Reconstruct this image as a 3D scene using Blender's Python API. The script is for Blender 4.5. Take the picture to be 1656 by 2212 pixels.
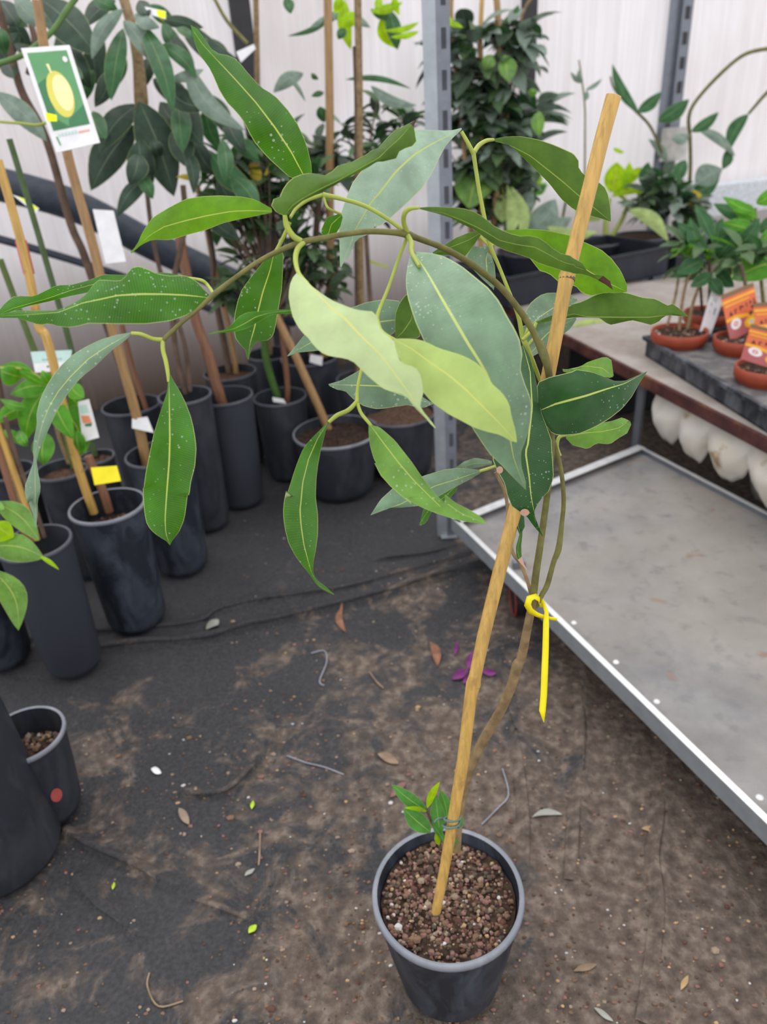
import bpy, math, random
from mathutils import Vector, noise
for o in list(bpy.data.objects): bpy.data.objects.remove(o)
SC = bpy.context.scene
COL = SC.collection

# ------------------------------------------------------------------ camera
FPX, TH, RO, CH = 1620.0, math.radians(29.05), math.radians(-4.0), 1.25
FW = Vector((0, math.cos(TH), -math.sin(TH)))
U0 = Vector((0, math.sin(TH), math.cos(TH))); R0 = Vector((1, 0, 0))
RT = math.cos(RO)*R0 + math.sin(RO)*U0
UP = -math.sin(RO)*R0 + math.cos(RO)*U0
CP = Vector((0, 0, CH))
cam = bpy.data.cameras.new('camera'); camo = bpy.data.objects.new('camera', cam); COL.objects.link(camo)
from mathutils import Matrix
camo.matrix_world = Matrix(((RT.x, UP.x, -FW.x, CP.x), (RT.y, UP.y, -FW.y, CP.y), (RT.z, UP.z, -FW.z, CP.z), (0, 0, 0, 1)))
cam.sensor_fit = 'VERTICAL'; cam.sensor_height = 36; cam.lens = FPX/2212*36
cam.clip_start = 0.02
cam.dof.use_dof = True; cam.dof.focus_distance = 0.80; cam.dof.aperture_fstop = 5.2
SC.camera = camo
# ------------------------------------------------------------------ sky light and exposure
W = bpy.data.worlds.new('overcast'); SC.world = W; W.use_nodes = True
nt = W.node_tree; bg = nt.nodes['Background']
tc = nt.nodes.new('ShaderNodeTexCoord'); sx = nt.nodes.new('ShaderNodeSeparateXYZ'); rmp = nt.nodes.new('ShaderNodeValToRGB')
nt.links.new(tc.outputs['Generated'], sx.inputs[0]); nt.links.new(sx.outputs[2], rmp.inputs[0]); nt.links.new(rmp.outputs[0], bg.inputs[0])
rmp.color_ramp.elements[0].position = 0.0; rmp.color_ramp.elements[0].color = (.86, .85, .88, 1)
rmp.color_ramp.elements[1].position = 0.8; rmp.color_ramp.elements[1].color = (1.0, 1.0, 1.02, 1)
bg.inputs[1].default_value = 1.25
sun = bpy.data.lights.new('overcast_sun', 'SUN'); sun.energy = 0.9; sun.angle = math.radians(50); sun.color = (1, .99, .96)
suno = bpy.data.objects.new('overcast_sun', sun); COL.objects.link(suno); suno.rotation_euler = (math.radians(-28), math.radians(-14), 0)
SC.view_settings.view_transform = 'Standard'; SC.view_settings.look = 'None'; SC.view_settings.gamma = 1
SC.view_settings.use_curve_mapping = False
SC.view_settings.exposure = 0.22

# ------------------------------------------------------------------ measuring helpers (pixel + real distance -> place)
def P(x, y, d): return CP + d*(FW + (x-828)/FPX*RT - (y-1106)/FPX*UP)
def G(x, y, z=0.0):
    r = FW + (x-828)/FPX*RT - (y-1106)/FPX*UP
    return CP + r*((z-CH)/r.z)
def proj(p):
    v = Vector(p)-CP; d = v.dot(FW); return 828+FPX*v.dot(RT)/d, 1106-FPX*v.dot(UP)/d, d
WD = Vector((math.cos(math.radians(19.5)), math.sin(math.radians(19.5)), 0)); WN = Vector((WD.y, -WD.x, 0)); W0 = Vector((-1.25, 3.50, 0))
def WL(x, y, off=0.0):   # point at offset in front of the greenhouse wall
    r = FW + (x-828)/FPX*RT - (y-1106)/FPX*UP
    q = W0 + WN*off
    return CP + r*((q-CP).dot(WN)/r.dot(WN))
CR = {'A': (0, 0, 3.943), 'B': (400, 0, 3.943), 'C': (800, 0, 3.764), 'D': (1216, 0, 3.764), 'E': (0, 540, 3.943), 'F': (400, 540, 3.943),
      'G': (800, 540, 3.764), 'H': (1216, 540, 3.764), 'I': (0, 1050, 3.943), 'J': (400, 1050, 3.943), 'K': (800, 1050, 3.764), 'Q': (750, 1600, 3.6)}
def Z(s):   # "C 740 1040 700 1045 F 10 20" -> full-frame pixels
    out = []; k = None; nums = []
    for t in s.split():
        if t in CR: k = t
        elif t == 'X': k = 'X'
        else:
            nums.append(float(t))
            if len(nums) == 2:
                if k == 'X': out.append(tuple(nums))
                else:
                    a, b, c = CR[k]; out.append((a+nums[0]/c, b+nums[1]/c))
                nums = []
    return out
def lerp(a, b, t): return a+(b-a)*t
def resample(pts, n):
    d = [0]
    for a, b in zip(pts, pts[1:]): d.append(d[-1]+math.dist(a, b))
    L = d[-1] or 1; out = []; j = 0
    for i in range(n):
        s = L*i/(n-1)
        while j < len(d)-2 and d[j+1] < s: j += 1
        t = (s-d[j])/max(1e-9, d[j+1]-d[j]); t = min(max(t, 0), 1)
        out.append(tuple(lerp(p, q, t) for p, q in zip(pts[j], pts[j+1])))
    return out
def catmull(pts, k=6):
    pts = [Vector(p) for p in pts]
    if len(pts) < 3: return [pts[0].lerp(pts[-1], i/k) for i in range(k+1)]
    out = []
    for i in range(len(pts)-1):
        p0 = pts[max(i-1, 0)]; p1 = pts[i]; p2 = pts[i+1]; p3 = pts[min(i+2, len(pts)-1)]
        for j in range(k):
            t = j/k
            out.append(0.5*((2*p1)+(p2-p0)*t+(2*p0-5*p1+4*p2-p3)*t*t+(3*p1-p0-3*p2+p3)*t**3))
    out.append(pts[-1]); return out

# ------------------------------------------------------------------ object helpers
def link(o, parent=None):
    COL.objects.link(o)
    if parent is not None: o.parent = parent
    return o
def tag(o, label=None, cat=None, group=None, kind=None):
    if label: o['label'] = label
    if cat: o['category'] = cat
    if group: o['group'] = group
    if kind: o['kind'] = kind
    return o
def thing(name, loc, label, cat, group=None):
    o = bpy.data.objects.new(name, None); o.location = loc; o.empty_display_size = .05; link(o)
    return tag(o, label, cat, group)
class MB:
    def __init__(s): s.v = []; s.f = []; s.uv = []; s.mi = []
    def add(s, vs, fs, uvs=None, mi=0):
        b = len(s.v); s.v += [Vector(v) for v in vs]
        for f in fs:
            s.f.append(tuple(b+i for i in f)); s.mi.append(mi)
            s.uv.append([uvs[i] if uvs else (0, 0) for i in f])
    def grid(s, rows, uvs=None, mi=0, close=False):
        n = len(rows[0]); vs = [p for r in rows for p in r]; fs = []
        for i in range(len(rows)-1):
            for j in range(n if close else n-1):
                k = (j+1) % n
                fs.append((i*n+j, i*n+k, (i+1)*n+k, (i+1)*n+j))
        s.add(vs, fs, [u for r in uvs for u in r] if uvs else None, mi)
    def tube(s, pts, rad, seg=8, mi=0, smooth=True, cap=True):
        if isinstance(rad, (int, float)): rad = [rad]*len(pts)
        n0 = len(pts)
        if smooth and n0 > 2:
            k = 5; P4 = catmull([Vector((*p, r)) for p, r in zip(pts, rad)], k) if False else catmull(pts, k)
            rr = []
            for i in range(n0-1):
                for j in range(k): rr.append(lerp(rad[i], rad[i+1], j/k))
            rr.append(rad[-1]); pts = P4; rad = rr
        pts = [Vector(p) for p in pts]; rows = []; prev = None
        for i, p in enumerate(pts):
            t = (pts[min(i+1, len(pts)-1)]-pts[max(i-1, 0)])
            if t.length < 1e-9: t = Vector((0, 0, 1))
            t.normalize()
            if prev is None:
                a = Vector((0, 0, 1)) if abs(t.z) < .9 else Vector((1, 0, 0)); prev = t.cross(a).normalized()
            prev = (prev - t*prev.dot(t)).normalized(); b = t.cross(prev)
            rows.append([p+rad[i]*(math.cos(2*math.pi*j/seg)*prev+math.sin(2*math.pi*j/seg)*b) for j in range(seg)])
        s.grid(rows, mi=mi, close=True)
        if cap:
            s.add(rows[0], [tuple(range(seg))[::-1]], mi=mi); s.add(rows[-1], [tuple(range(seg))], mi=mi)
    def lathe(s, c, prof, seg=40, mi=0):   # prof: (radius, z)
        rows = [[Vector(c)+Vector((r*math.cos(2*math.pi*j/seg), r*math.sin(2*math.pi*j/seg), z)) for j in range(seg)] for r, z in prof]
        s.grid(rows, mi=mi, close=True)
    def box(s, o, a, b, c, mi=0):   # corner and three edge vectors
        o, a, b, c = map(Vector, (o, a, b, c))
        vs = [o, o+a, o+a+b, o+b, o+c, o+a+c, o+a+b+c, o+b+c]
        s.add(vs, [(0, 3, 2, 1), (4, 5, 6, 7), (0, 1, 5, 4), (1, 2, 6, 5), (2, 3, 7, 6), (3, 0, 4, 7)], mi=mi)
    def blob(s, c, r, seed=0, mi=0, sq=(1, 1, 1), sub=1):
        t = (1+5**.5)/2
        vs = [Vector(v).normalized() for v in ((-1, t, 0), (1, t, 0), (-1, -t, 0), (1, -t, 0), (0, -1, t), (0, 1, t), (0, -1, -t), (0, 1, -t), (t, 0, -1), (t, 0, 1), (-t, 0, -1), (-t, 0, 1))]
        fs = [(0, 11, 5), (0, 5, 1), (0, 1, 7), (0, 7, 10), (0, 10, 11), (1, 5, 9), (5, 11, 4), (11, 10, 2), (10, 7, 6), (7, 1, 8), (3, 9, 4), (3, 4, 2), (3, 2, 6), (3, 6, 8), (3, 8, 9), (4, 9, 5), (2, 4, 11), (6, 2, 10), (8, 6, 7), (9, 8, 1)]
        rnd = random.Random(seed)
        out = []
        for v in vs:
            k = r*rnd.uniform(.72, 1.15); out.append(Vector(c)+Vector((v.x*k*sq[0], v.y*k*sq[1], v.z*k*sq[2])))
        s.add(out, fs, mi=mi)
    def build(s, name, mats, parent=None, smooth=True, bevel=0, thick=0):
        org = Vector((0, 0, 0))
        if parent is not None: org = parent_origin(parent)
        elif s.v:
            xs = [v.x for v in s.v]; ys = [v.y for v in s.v]; zs = [v.z for v in s.v]
            org = Vector(((min(xs)+max(xs))/2, (min(ys)+max(ys))/2, min(zs)))
        me = bpy.data.meshes.new(name); me.from_pydata([v-org for v in s.v], [], s.f)
        uvl = me.uv_layers.new(name='UVMap'); k = 0
        for pi, poly in enumerate(me.polygons):
            poly.material_index = s.mi[pi]; poly.use_smooth = smooth
            for q in s.uv[pi]: uvl.data[k].uv = q; k += 1
        for m in (mats if isinstance(mats, (list, tuple)) else [mats]): me.materials.append(m)
        me.validate(); o = bpy.data.objects.new(name, me); link(o, parent)
        if parent is None: o.location = org
        if bevel:
            b = o.modifiers.new('bevel', 'BEVEL'); b.width = bevel; b.segments = 2; b.limit_method = 'ANGLE'
        if thick:
            b = o.modifiers.new('thickness', 'SOLIDIFY'); b.thickness = thick; b.offset = 0
        return o
def parent_origin(p):
    o = Vector((0, 0, 0))
    while p is not None: o = o + p.location; p = p.parent
    return o

# ------------------------------------------------------------------ materials
def hexc(r, g, b): 
    f = lambda c: (c/255/12.92) if c/255 <= .04045 else ((c/255+.055)/1.055)**2.4
    return (f(r), f(g), f(b), 1)
class NM:
    def __init__(s, name):
        s.m = bpy.data.materials.new(name); s.m.use_nodes = True; s.t = s.m.node_tree; s.n = s.t.nodes; s.b = s.n['Principled BSDF']; s.out = s.n['Material Output']
    def new(s, ty, **kw):
        n = s.n.new(ty)
        for k, v in kw.items(): setattr(n, k, v)
        return n
    def L(s, a, b): s.t.links.new(a, b)
    def noise(s, scale, detail=4, rough=.55, vec=None, co='Object', dist=0):
        n = s.new('ShaderNodeTexNoise'); n.inputs['Scale'].default_value = scale; n.inputs['Detail'].default_value = detail; n.inputs['Roughness'].default_value = rough; n.inputs['Distortion'].default_value = dist
        if vec is None: s.tcn = getattr(s, 'tcn', None) or s.new('ShaderNodeTexCoord'); vec = s.tcn.outputs[co]
        s.L(vec, n.inputs['Vector']); return n.outputs['Fac']
    def ramp(s, fac, stops, interp='LINEAR'):
        n = s.new('ShaderNodeValToRGB'); n.color_ramp.interpolation = interp; e = n.color_ramp.elements
        while len(e) < len(stops): e.new(.5)
        for i, (p, c) in enumerate(stops):
            e[i].position = p; e[i].color = c if isinstance(c, (tuple, list)) else (c, c, c, 1)
        s.L(fac, n.inputs[0]); return n.outputs[0]
    def mix(s, fac, a, b, mode='MIX'):
        n = s.new('ShaderNodeMix', data_type='RGBA', blend_type=mode); fs = n.inputs[0]
        if isinstance(fac, (int, float)): fs.default_value = fac
        else: s.L(fac, fs)
        for v, i in ((a, 6), (b, 7)):
            if isinstance(v, (tuple, list)): n.inputs[i].default_value = v
            else: s.L(v, n.inputs[i])
        return n.outputs[2]
    def math(s, op, a, b=0, clamp=False):
        n = s.new('ShaderNodeMath', operation=op, use_clamp=clamp)
        for v, i in ((a, 0), (b, 1)):
            if isinstance(v, (int, float)): n.inputs[i].default_value = v
            else: s.L(v, n.inputs[i])
        return n.outputs[0]
    def col(s, c, rough=.6, spec=.4, metal=0):
        if isinstance(c, (tuple, list)): s.b.inputs['Base Color'].default_value = c
        else: s.L(c, s.b.inputs['Base Color'])
        if isinstance(rough, (int, float)): s.b.inputs['Roughness'].default_value = rough
        else: s.L(rough, s.b.inputs['Roughness'])
        s.b.inputs['Specular IOR Level'].default_value = spec; s.b.inputs['Metallic'].default_value = metal
    def bump(s, h, dist=.002, st=.5):
        n = s.new('ShaderNodeBump'); n.inputs['Distance'].default_value = dist; n.inputs['Strength'].default_value = st
        s.L(h, n.inputs['Height']); s.L(n.outputs[0], s.b.inputs['Normal'])
    def coord(s, name, sc=(1, 1, 1), rot=(0, 0, 0)):
        t = s.new('ShaderNodeTexCoord'); m = s.new('ShaderNodeMapping'); m.inputs['Scale'].default_value = sc; m.inputs['Rotation'].default_value = rot
        s.L(t.outputs[name], m.inputs[0]); return m.outputs[0]
def plain(name, c, rough=.6, spec=.4, metal=0, var=.12, vs=30, bump=0):
    m = NM(name); n = m.noise(vs, 5)
    d = tuple(x*(1-var*1.6) for x in c[:3])+(1,); e = tuple(min(1, x*(1+var*1.6)) for x in c[:3])+(1,)
    m.col(m.ramp(n, [(.3, d), (.7, e)]), rough, spec, metal)
    if bump: m.bump(n, bump, .6)
    return m.m
def leafmat(name, top, under, vein=(.50, .58, .14, 1), spots=.4, rough=.38, trans=.3, lat=.25, nv=80, spec=.14):
    m = NM(name); tcn = m.new('ShaderNodeTexCoord'); sp = m.new('ShaderNodeSeparateXYZ'); m.L(tcn.outputs['UV'], sp.inputs[0]); u, v = sp.outputs[0], sp.outputs[1]
    du = m.math('ABSOLUTE', m.math('SUBTRACT', u, .5))
    n1 = m.noise(28, 4, .6, tcn.outputs['Object'])
    t2 = tuple(x*.72 for x in top[:3])+(1,); t3 = tuple(min(1, x*1.3) for x in top[:3])+(1,)
    ctop = m.ramp(n1, [(.3, t2), (.7, t3)])
    u2 = tuple(x*.85 for x in under[:3])+(1,); u3 = tuple(min(1, x*1.12) for x in under[:3])+(1,)
    cund = m.ramp(n1, [(.3, u2), (.7, u3)])
    geo = m.new('ShaderNodeNewGeometry'); base = m.mix(geo.outputs['Backfacing'], ctop, cund)
    # side veins
    ph = m.math('SUBTRACT', m.math('MULTIPLY', v, nv), m.math('MULTIPLY', du, 5.0))
    wv = m.math('ABSOLUTE', m.math('SUBTRACT', m.math('FRACT', ph), .5))
    lv = m.math('MULTIPLY', m.math('LESS_THAN', wv, .09), lat*.38)
    base = m.mix(lv, base, m.mix(.55, base, vein))
    # midrib tapering to the tip, pale margin
    wr = m.math('SUBTRACT', .020, m.math('MULTIPLY', v, .008))
    mid = m.math('LESS_THAN', du, wr)
    base = m.mix(m.math('MULTIPLY', mid, .92), base, vein)
    ed = m.math('GREATER_THAN', du, .487)
    base = m.mix(m.math('MULTIPLY', ed, .65), base, (.50, .58, .22, 1))
    if spots:
        vo = m.new('ShaderNodeTexVoronoi'); vo.inputs['Scale'].default_value = 210; m.L(tcn.outputs['Object'], vo.inputs['Vector'])
        n2 = m.noise(16, 3, .6, tcn.outputs['Object']); n3 = m.noise(320, 2, .5, tcn.outputs['Object'])
        thr = m.math('MULTIPLY', m.math('SUBTRACT', n2, .38), .95*spots+.25)
        sp1 = m.math('LESS_THAN', vo.outputs['Distance'], thr)
        sp1 = m.math('MULTIPLY', sp1, m.math('MULTIPLY', n3, .8*min(1, spots+.3)))
        base = m.mix(sp1, base, (.55, .62, .56, 1))
        film = m.math('MULTIPLY', m.ramp(m.noise(9, 4, .6, tcn.outputs['Object']), [(.4, 0.0), (.75, 1.0)]), .22*spots)
        base = m.mix(film, base, (.42, .50, .44, 1))
    m.col(base, rough, spec)
    m.bump(m.math('ADD', m.math('MULTIPLY', wv, -.2), m.noise(60, 2, .5, tcn.outputs['Object'])), .0006, .5)
    tr = m.new('ShaderNodeBsdfTranslucent'); hs = m.new('ShaderNodeHueSaturation'); hs.inputs['Saturation'].default_value = 1.15; hs.inputs['Value'].default_value = 1.5; hs.inputs['Hue'].default_value = .485
    m.L(base, hs.inputs['Color']); m.L(hs.outputs[0], tr.inputs[0])
    mx = m.new('ShaderNodeMixShader'); mx.inputs[0].default_value = trans
    m.L(m.b.outputs[0], mx.inputs[1]); m.L(tr.outputs[0], mx.inputs[2]); m.L(mx.outputs[0], m.out.inputs[0])
    return m.m
M = {}
UN = (.30, .42, .15, 1)
M['mid'] = leafmat('leaf_mid_green', (.048, .165, .014, 1), UN, spots=.75, lat=.30)
M['under'] = leafmat('leaf_olive_green', (.070, .14, .018, 1), (.09, .17, .025, 1), vein=(.24, .33, .07, 1), spots=0, rough=.5, trans=.2, lat=.12)  # even olive green, darker than the mid leaf
M['bright'] = leafmat('leaf_backlit_green', (.12, .30, .010, 1), (.26, .42, .12, 1), spots=.15, trans=.42, lat=.4)  # light coming through the blade is put into the base green
M['deepg'] = leafmat('leaf_glossy_green', (.038, .165, .004, 1), (.2, .36, .08, 1), spots=.7, trans=.22, lat=.5, rough=.45)
M['dark'] = leafmat('leaf_dark_green', (.018, .075, .016, 1), (.07, .17, .04, 1), spots=.55, trans=.15, lat=.2)
M['gray'] = leafmat('leaf_sky_sheen_dusty', (.145, .25, .145, 1), (.22, .34, .20, 1), spots=1.0, rough=.33, trans=.15, lat=.1, spec=.5)  # grey of the sky's sheen mixed into the base; spots are residue
M['mint'] = leafmat('leaf_mint_sheen', (.30, .43, .31, 1), (.30, .42, .28, 1), spots=.7, rough=.3, trans=.25, lat=.06, spec=.6)  # pale sky reflection painted into the base colour
M['pale'] = leafmat('leaf_pale_underside', (.52, .64, .32, 1), (.52, .64, .32, 1), vein=(.70, .70, .22, 1), spots=.55, rough=.42, trans=.3, lat=.12)
M['lime'] = leafmat('leaf_lime', (.50, .66, .22, 1), (.48, .62, .2, 1), vein=(.68, .72, .22, 1), spots=.12, rough=.42, trans=.35, lat=.12)
M['mid2'] = leafmat('leaf_fresh_green', (.16, .33, .06, 1), (.3, .44, .15, 1), spots=.6, rough=.36, trans=.3, lat=.15)
M['bgdark'] = leafmat('leaf_slate_green', (.045, .075, .052, 1), (.08, .12, .08, 1), vein=(.16, .2, .13, 1), spots=0, trans=.12, rough=.4, lat=.1)
M['bggreen'] = leafmat('leaf_deep_green', (.048, .13, .055, 1), (.10, .17, .08, 1), vein=(.2, .28, .1, 1), spots=0, trans=.2, rough=.35, lat=.1)
M['bggray'] = leafmat('leaf_grey_green', (.20, .27, .22, 1), (.26, .33, .28, 1), vein=(.32, .38, .28, 1), spots=0, trans=.15, rough=.35, lat=.08)
M['bglime'] = leafmat('leaf_yellow_green', (.32, .55, .012, 1), (.42, .6, .05, 1), spots=0, trans=.45, lat=.1)
M['bgfresh'] = leafmat('leaf_grass_green', (.09, .30, .03, 1), (.2, .4, .1, 1), spots=0, trans=.3, lat=.15, nv=16)
M['bgpale'] = leafmat('leaf_cream_green', (.40, .52, .20, 1), (.5, .6, .3, 1), spots=0, trans=.3, lat=.05)
M['bgyellow'] = leafmat('leaf_yellow', (.55, .42, .05, 1), (.5, .4, .1, 1), spots=0, trans=.3, lat=.05)
M['stemy'] = plain('petiole_yellow_green', (.36, .42, .07, 1), .45, .4, var=.08)
M['stemg'] = plain('stem_olive', (.16, .15, .045, 1), .55, .3, var=.2, vs=60)
M['stemt'] = plain('stem_tan', (.26, .18, .09, 1), .6, .3, var=.22, vs=70)
M['stemb'] = plain('stem_brown', (.13, .085, .06, 1), .7, .3, var=.2)
M['tip'] = plain('dried_tip_brown', (.07, .03, .02, 1), .7, .2)
M['bitten'] = plain('dried_margin_pink', (.5, .3, .22, 1), .7, .2)
def bamboo(name, c):
    m = NM(name); co = m.coord('Object', (60, 60, 4)); n = m.noise(3, 5, .6, co); n2 = m.noise(25, 3)
    a = tuple(x*.72 for x in c[:3])+(1,); b = tuple(min(1, x*1.15) for x in c[:3])+(1,)
    c1 = m.ramp(n, [(.3, a), (.6, b)]); c1 = m.mix(m.ramp(n2, [(.62, 0.0), (.72, .5)]), c1, (.25, .13, .05, 1))
    m.col(c1, .42, .45); return m.m
M['bamboo'] = bamboo('bamboo_yellow', (.58, .36, .10, 1))
M['bamboo2'] = bamboo('bamboo_tan', (.38, .23, .10, 1))
M['bamboored'] = bamboo('stick_red_brown', (.25, .12, .07, 1))
def potmat(name, base, dust, amt):
    m = NM(name); co = m.coord('Object', (1, 1, .45)); n = m.noise(14, 6, .65, co, dist=.6); n2 = m.noise(90, 3)
    c = m.mix(m.math('MULTIPLY', m.ramp(n, [(.45, 0.0), (.75, 1.0)]), amt), base, dust)
    c = m.mix(m.ramp(n2, [(.68, 0.0), (.74, .25)]), c, dust)
    m.col(c, .48, .35); return m.m
M['pot'] = potmat('pot_black_plastic', (.027, .031, .041, 1), (.11, .12, .14, 1), .4)
M['potdusty'] = potmat('pot_black_dusty', (.017, .022, .032, 1), (.11, .13, .17, 1), .75)
M['potclean'] = potmat('pot_slate_plastic', (.038, .043, .057, 1), (.06, .06, .08, 1), .3)
M['rim'] = potmat('pot_rim_scuffed', (.20, .215, .25, 1), (.34, .35, .38, 1), .8)
M['rimdim'] = potmat('pot_rim_grey', (.075, .08, .10, 1), (.17, .175, .20, 1), .5)
M['soil'] = plain('potting_soil', (.045, .028, .020, 1), .9, .15, var=.5, vs=80, bump=.004)
M['soilb'] = plain('dry_soil', (.095, .056, .038, 1), .9, .15, var=.45, vs=110, bump=.003)
for k, c in dict(g1=(.19, .115, .075, 1), g2=(.11, .055, .04, 1), g3=(.30, .23, .17, 1), g4=(.24, .13, .11, 1), g5=(.55, .53, .52, 1), g6=(.10, .075, .055, 1), g7=(.45, .30, .16, 1)).items():
    M[k] = plain('grit_'+k, c, .85, .2)
GR = [M[k] for k in ('g1', 'g2', 'g3', 'g4', 'g5', 'g6', 'g7')]
M['white'] = plain('plastic_white', (.80, .80, .82, 1), .4, .4, var=.04)
M['black'] = plain('plastic_black', (.018, .019, .022, 1), .5, .35)
M['yellow'] = plain('tape_yellow', (.88, .75, .005, 1), .4, .4, var=.04)
M['yellow2'] = plain('tape_fluo_yellow', (.83, .95, .0, 1), .4, .4, var=.03)
def galv(name, c):
    m = NM(name); n = m.noise(30, 5, .6); n2 = m.noise(4, 3)
    a = tuple(x*.7 for x in c[:3])+(1,)
    m.col(m.mix(n2, m.ramp(n, [(.35, a), (.65, c)]), c), .45, .5, .55); return m.m
M['galv'] = galv('galvanised_steel', (.42, .46, .50, 1))
M['galvd'] = galv('galvanised_steel_dark', (.22, .24, .28, 1))
M['galvl'] = galv('galvanised_steel_pale', (.78, .79, .80, 1))
def rusty():
    m = NM('rusty_steel'); n = m.noise(14, 6, .65); n2 = m.noise(5, 3)
    c = m.ramp(n, [(.3, (.035, .014, .014, 1)), (.55, (.085, .030, .027, 1)), (.78, (.20, .07, .03, 1))])
    m.col(m.mix(m.ramp(n2, [(.58, 0.0), (.72, .5)]), c, (.28, .13, .05, 1)), .75, .3); return m.m
M['rust'] = rusty()

# ------------------------------------------------------------------ the setting: floor, wall, posts, pipe
creases = [  # (pixel polyline, height, width)
 ('X -200 1420 0 1392 230 1365 420 1347 476 1321 577 1296 730 1273 820 1250 906 1225 1030 1190', .007, .012),
 ('X -200 1450 0 1425 400 1387 501 1367 628 1337 820 1288 906 1262 986 1236 1060 1215', .012, .016),
 ('X 800 1212 900 1200 980 1180', .006, .010),
 ('X 1430 1600 1432 1750 1420 1850 1432 1950 1425 2050 1405 2212', .005, .010),
 ('X 1255 1450 1262 1600 1250 1750 1245 1900', .004, .010),
 ('X 139 1800 194 1833 278 1872 370 1919', .009, .012),
 ('X 160 1905 208 1958 264 1997 297 2033', .008, .012),
 ('X 405 1939 455 1958 540 1989', .005, .010),
 ('X 400 1715 470 1718 520 1690 560 1640', .008, .012),
 ('X 1090 1500 1120 1600 1140 1760 1140 1900', .004, .010)]
CRL = [([G(*p) for p in Z(s)], h, w) for s, h, w in creases]
def crease_h(x, y):
    z = 0
    for pts, h, w in CRL:
        for a, b in zip(pts, pts[1:]):
            dx, dy = b.x-a.x, b.y-a.y; L2 = dx*dx+dy*dy
            t = ((x-a.x)*dx+(y-a.y)*dy)/L2
            if t < -.2 or t > 1.2: continue
            t = min(max(t, 0), 1); d = math.hypot(x-a.x-dx*t, y-a.y-dy*t)
            if d < w*4:
                side = 1 if (x-a.x)*dy-(y-a.y)*dx < 0 else -1
                z = max(z, 1.9*h*math.exp(-(d/(w*(2.0 if side > 0 else .28)))**2))
    return z
def axis(lo, f0, f1, hi, fine, coarse):
    a = []; x = lo
    while x < hi:
        a.append(x); x += fine if f0 <= x < f1 else coarse
    a.append(hi); return a
xs = axis(-4.0, -1.25, 1.0, 6.0, .009, .12); ys = axis(-1.5, .3, 2.5, 5.0, .0055, .12)
rows = []
for y in ys:
    r = []
    for x in xs:
        z = 0
        if -1.3 < x < 1.05 and .25 < y < 2.55:
            n = noise.noise(Vector((x*5, y*5, 0)))+.5*noise.noise(Vector((x*13, y*13, 3)))+.35*noise.noise(Vector((x*38, y*38, 7)))
            z = -.0035+.004*n+crease_h(x, y)
            z = max(-.006, z)
        r.append((x, y, z-.001))
    rows.append(r)
mb = MB(); mb.grid(rows)
for pts, h, w in CRL:      # folded-over lips of the fabric
    pl = catmull(pts, 14); n = len(pl); rr = []
    for i, p in enumerate(pl):
        t = (pl[min(i+1, n-1)]-pl[max(i-1, 0)]); t.z = 0; t.normalize(); q = Vector((t.y, -t.x, 0)); e = min(1, 5*i/n, 5*(n-1-i)/n)*(.75+.5*noise.noise(p*9)); k = e*h*2.0
        if q.y > 0: q = -q
        rr.append([p+q*(o_*w)+Vector((0, 0, z_*k-.003)) for o_, z_ in ((-2.2, 0), (-1.3, .75), (-.6, 1.25), (0, 1.4), (.25, 1.15), (.2, .8), (-.1, .35), (-.3, -.2))])
    mb.grid(rr)
m = NM('ground_fabric_with_dirt')
geo = m.new('ShaderNodeNewGeometry'); pos = geo.outputs['Position']
sp = m.new('ShaderNodeSeparateXYZ'); m.L(pos, sp.inputs[0])
n1 = m.noise(2.6, 6, .62, pos, dist=.5); n2 = m.noise(9, 6, .7, pos, dist=.8); n3 = m.noise(140, 3, .6, pos); n4 = m.noise(45, 4, .6, pos)
fab = m.ramp(n3, [(.35, (.030, .030, .033, 1)), (.7, (.062, .061, .065, 1))])
fab = m.mix(m.ramp(m.noise(1.3, 3, .5, pos), [(.35, 0.0), (.7, .5)]), fab, (.080, .078, .084, 1))
dirt = m.ramp(n4, [(.25, (.060, .044, .035, 1)), (.5, (.135, .104, .084, 1)), (.74, (.27, .215, .175, 1))])
# more trodden soil towards the near middle of the aisle
gx = m.math('MULTIPLY', m.math('ADD', sp.outputs[0], .45), .24, True); gy = m.math('MULTIPLY', m.math('SUBTRACT', 2.1, sp.outputs[1]), .13, True)
mask = m.math('ADD', m.math('ADD', m.math('MULTIPLY', n1, .65), m.math('MULTIPLY', n2, .70)), m.math('ADD', gx, gy))
dm = m.ramp(mask, [(.835, 0.0), (.93, .9)])
base = m.mix(dm, fab, dirt)
base = m.mix(m.ramp(m.noise(6, 5, .7, pos), [(.56, 0.0), (.72, .45)]), base, (.035, .033, .034, 1))
m.col(base, .88, .2)
m.bump(m.math('ADD', m.math('MULTIPLY', n2, 1.4), m.math('ADD', n4, m.math('MULTIPLY', n3, .5))), .006, .8)
tag(mb.build('floor', m.m), kind='structure')

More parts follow.
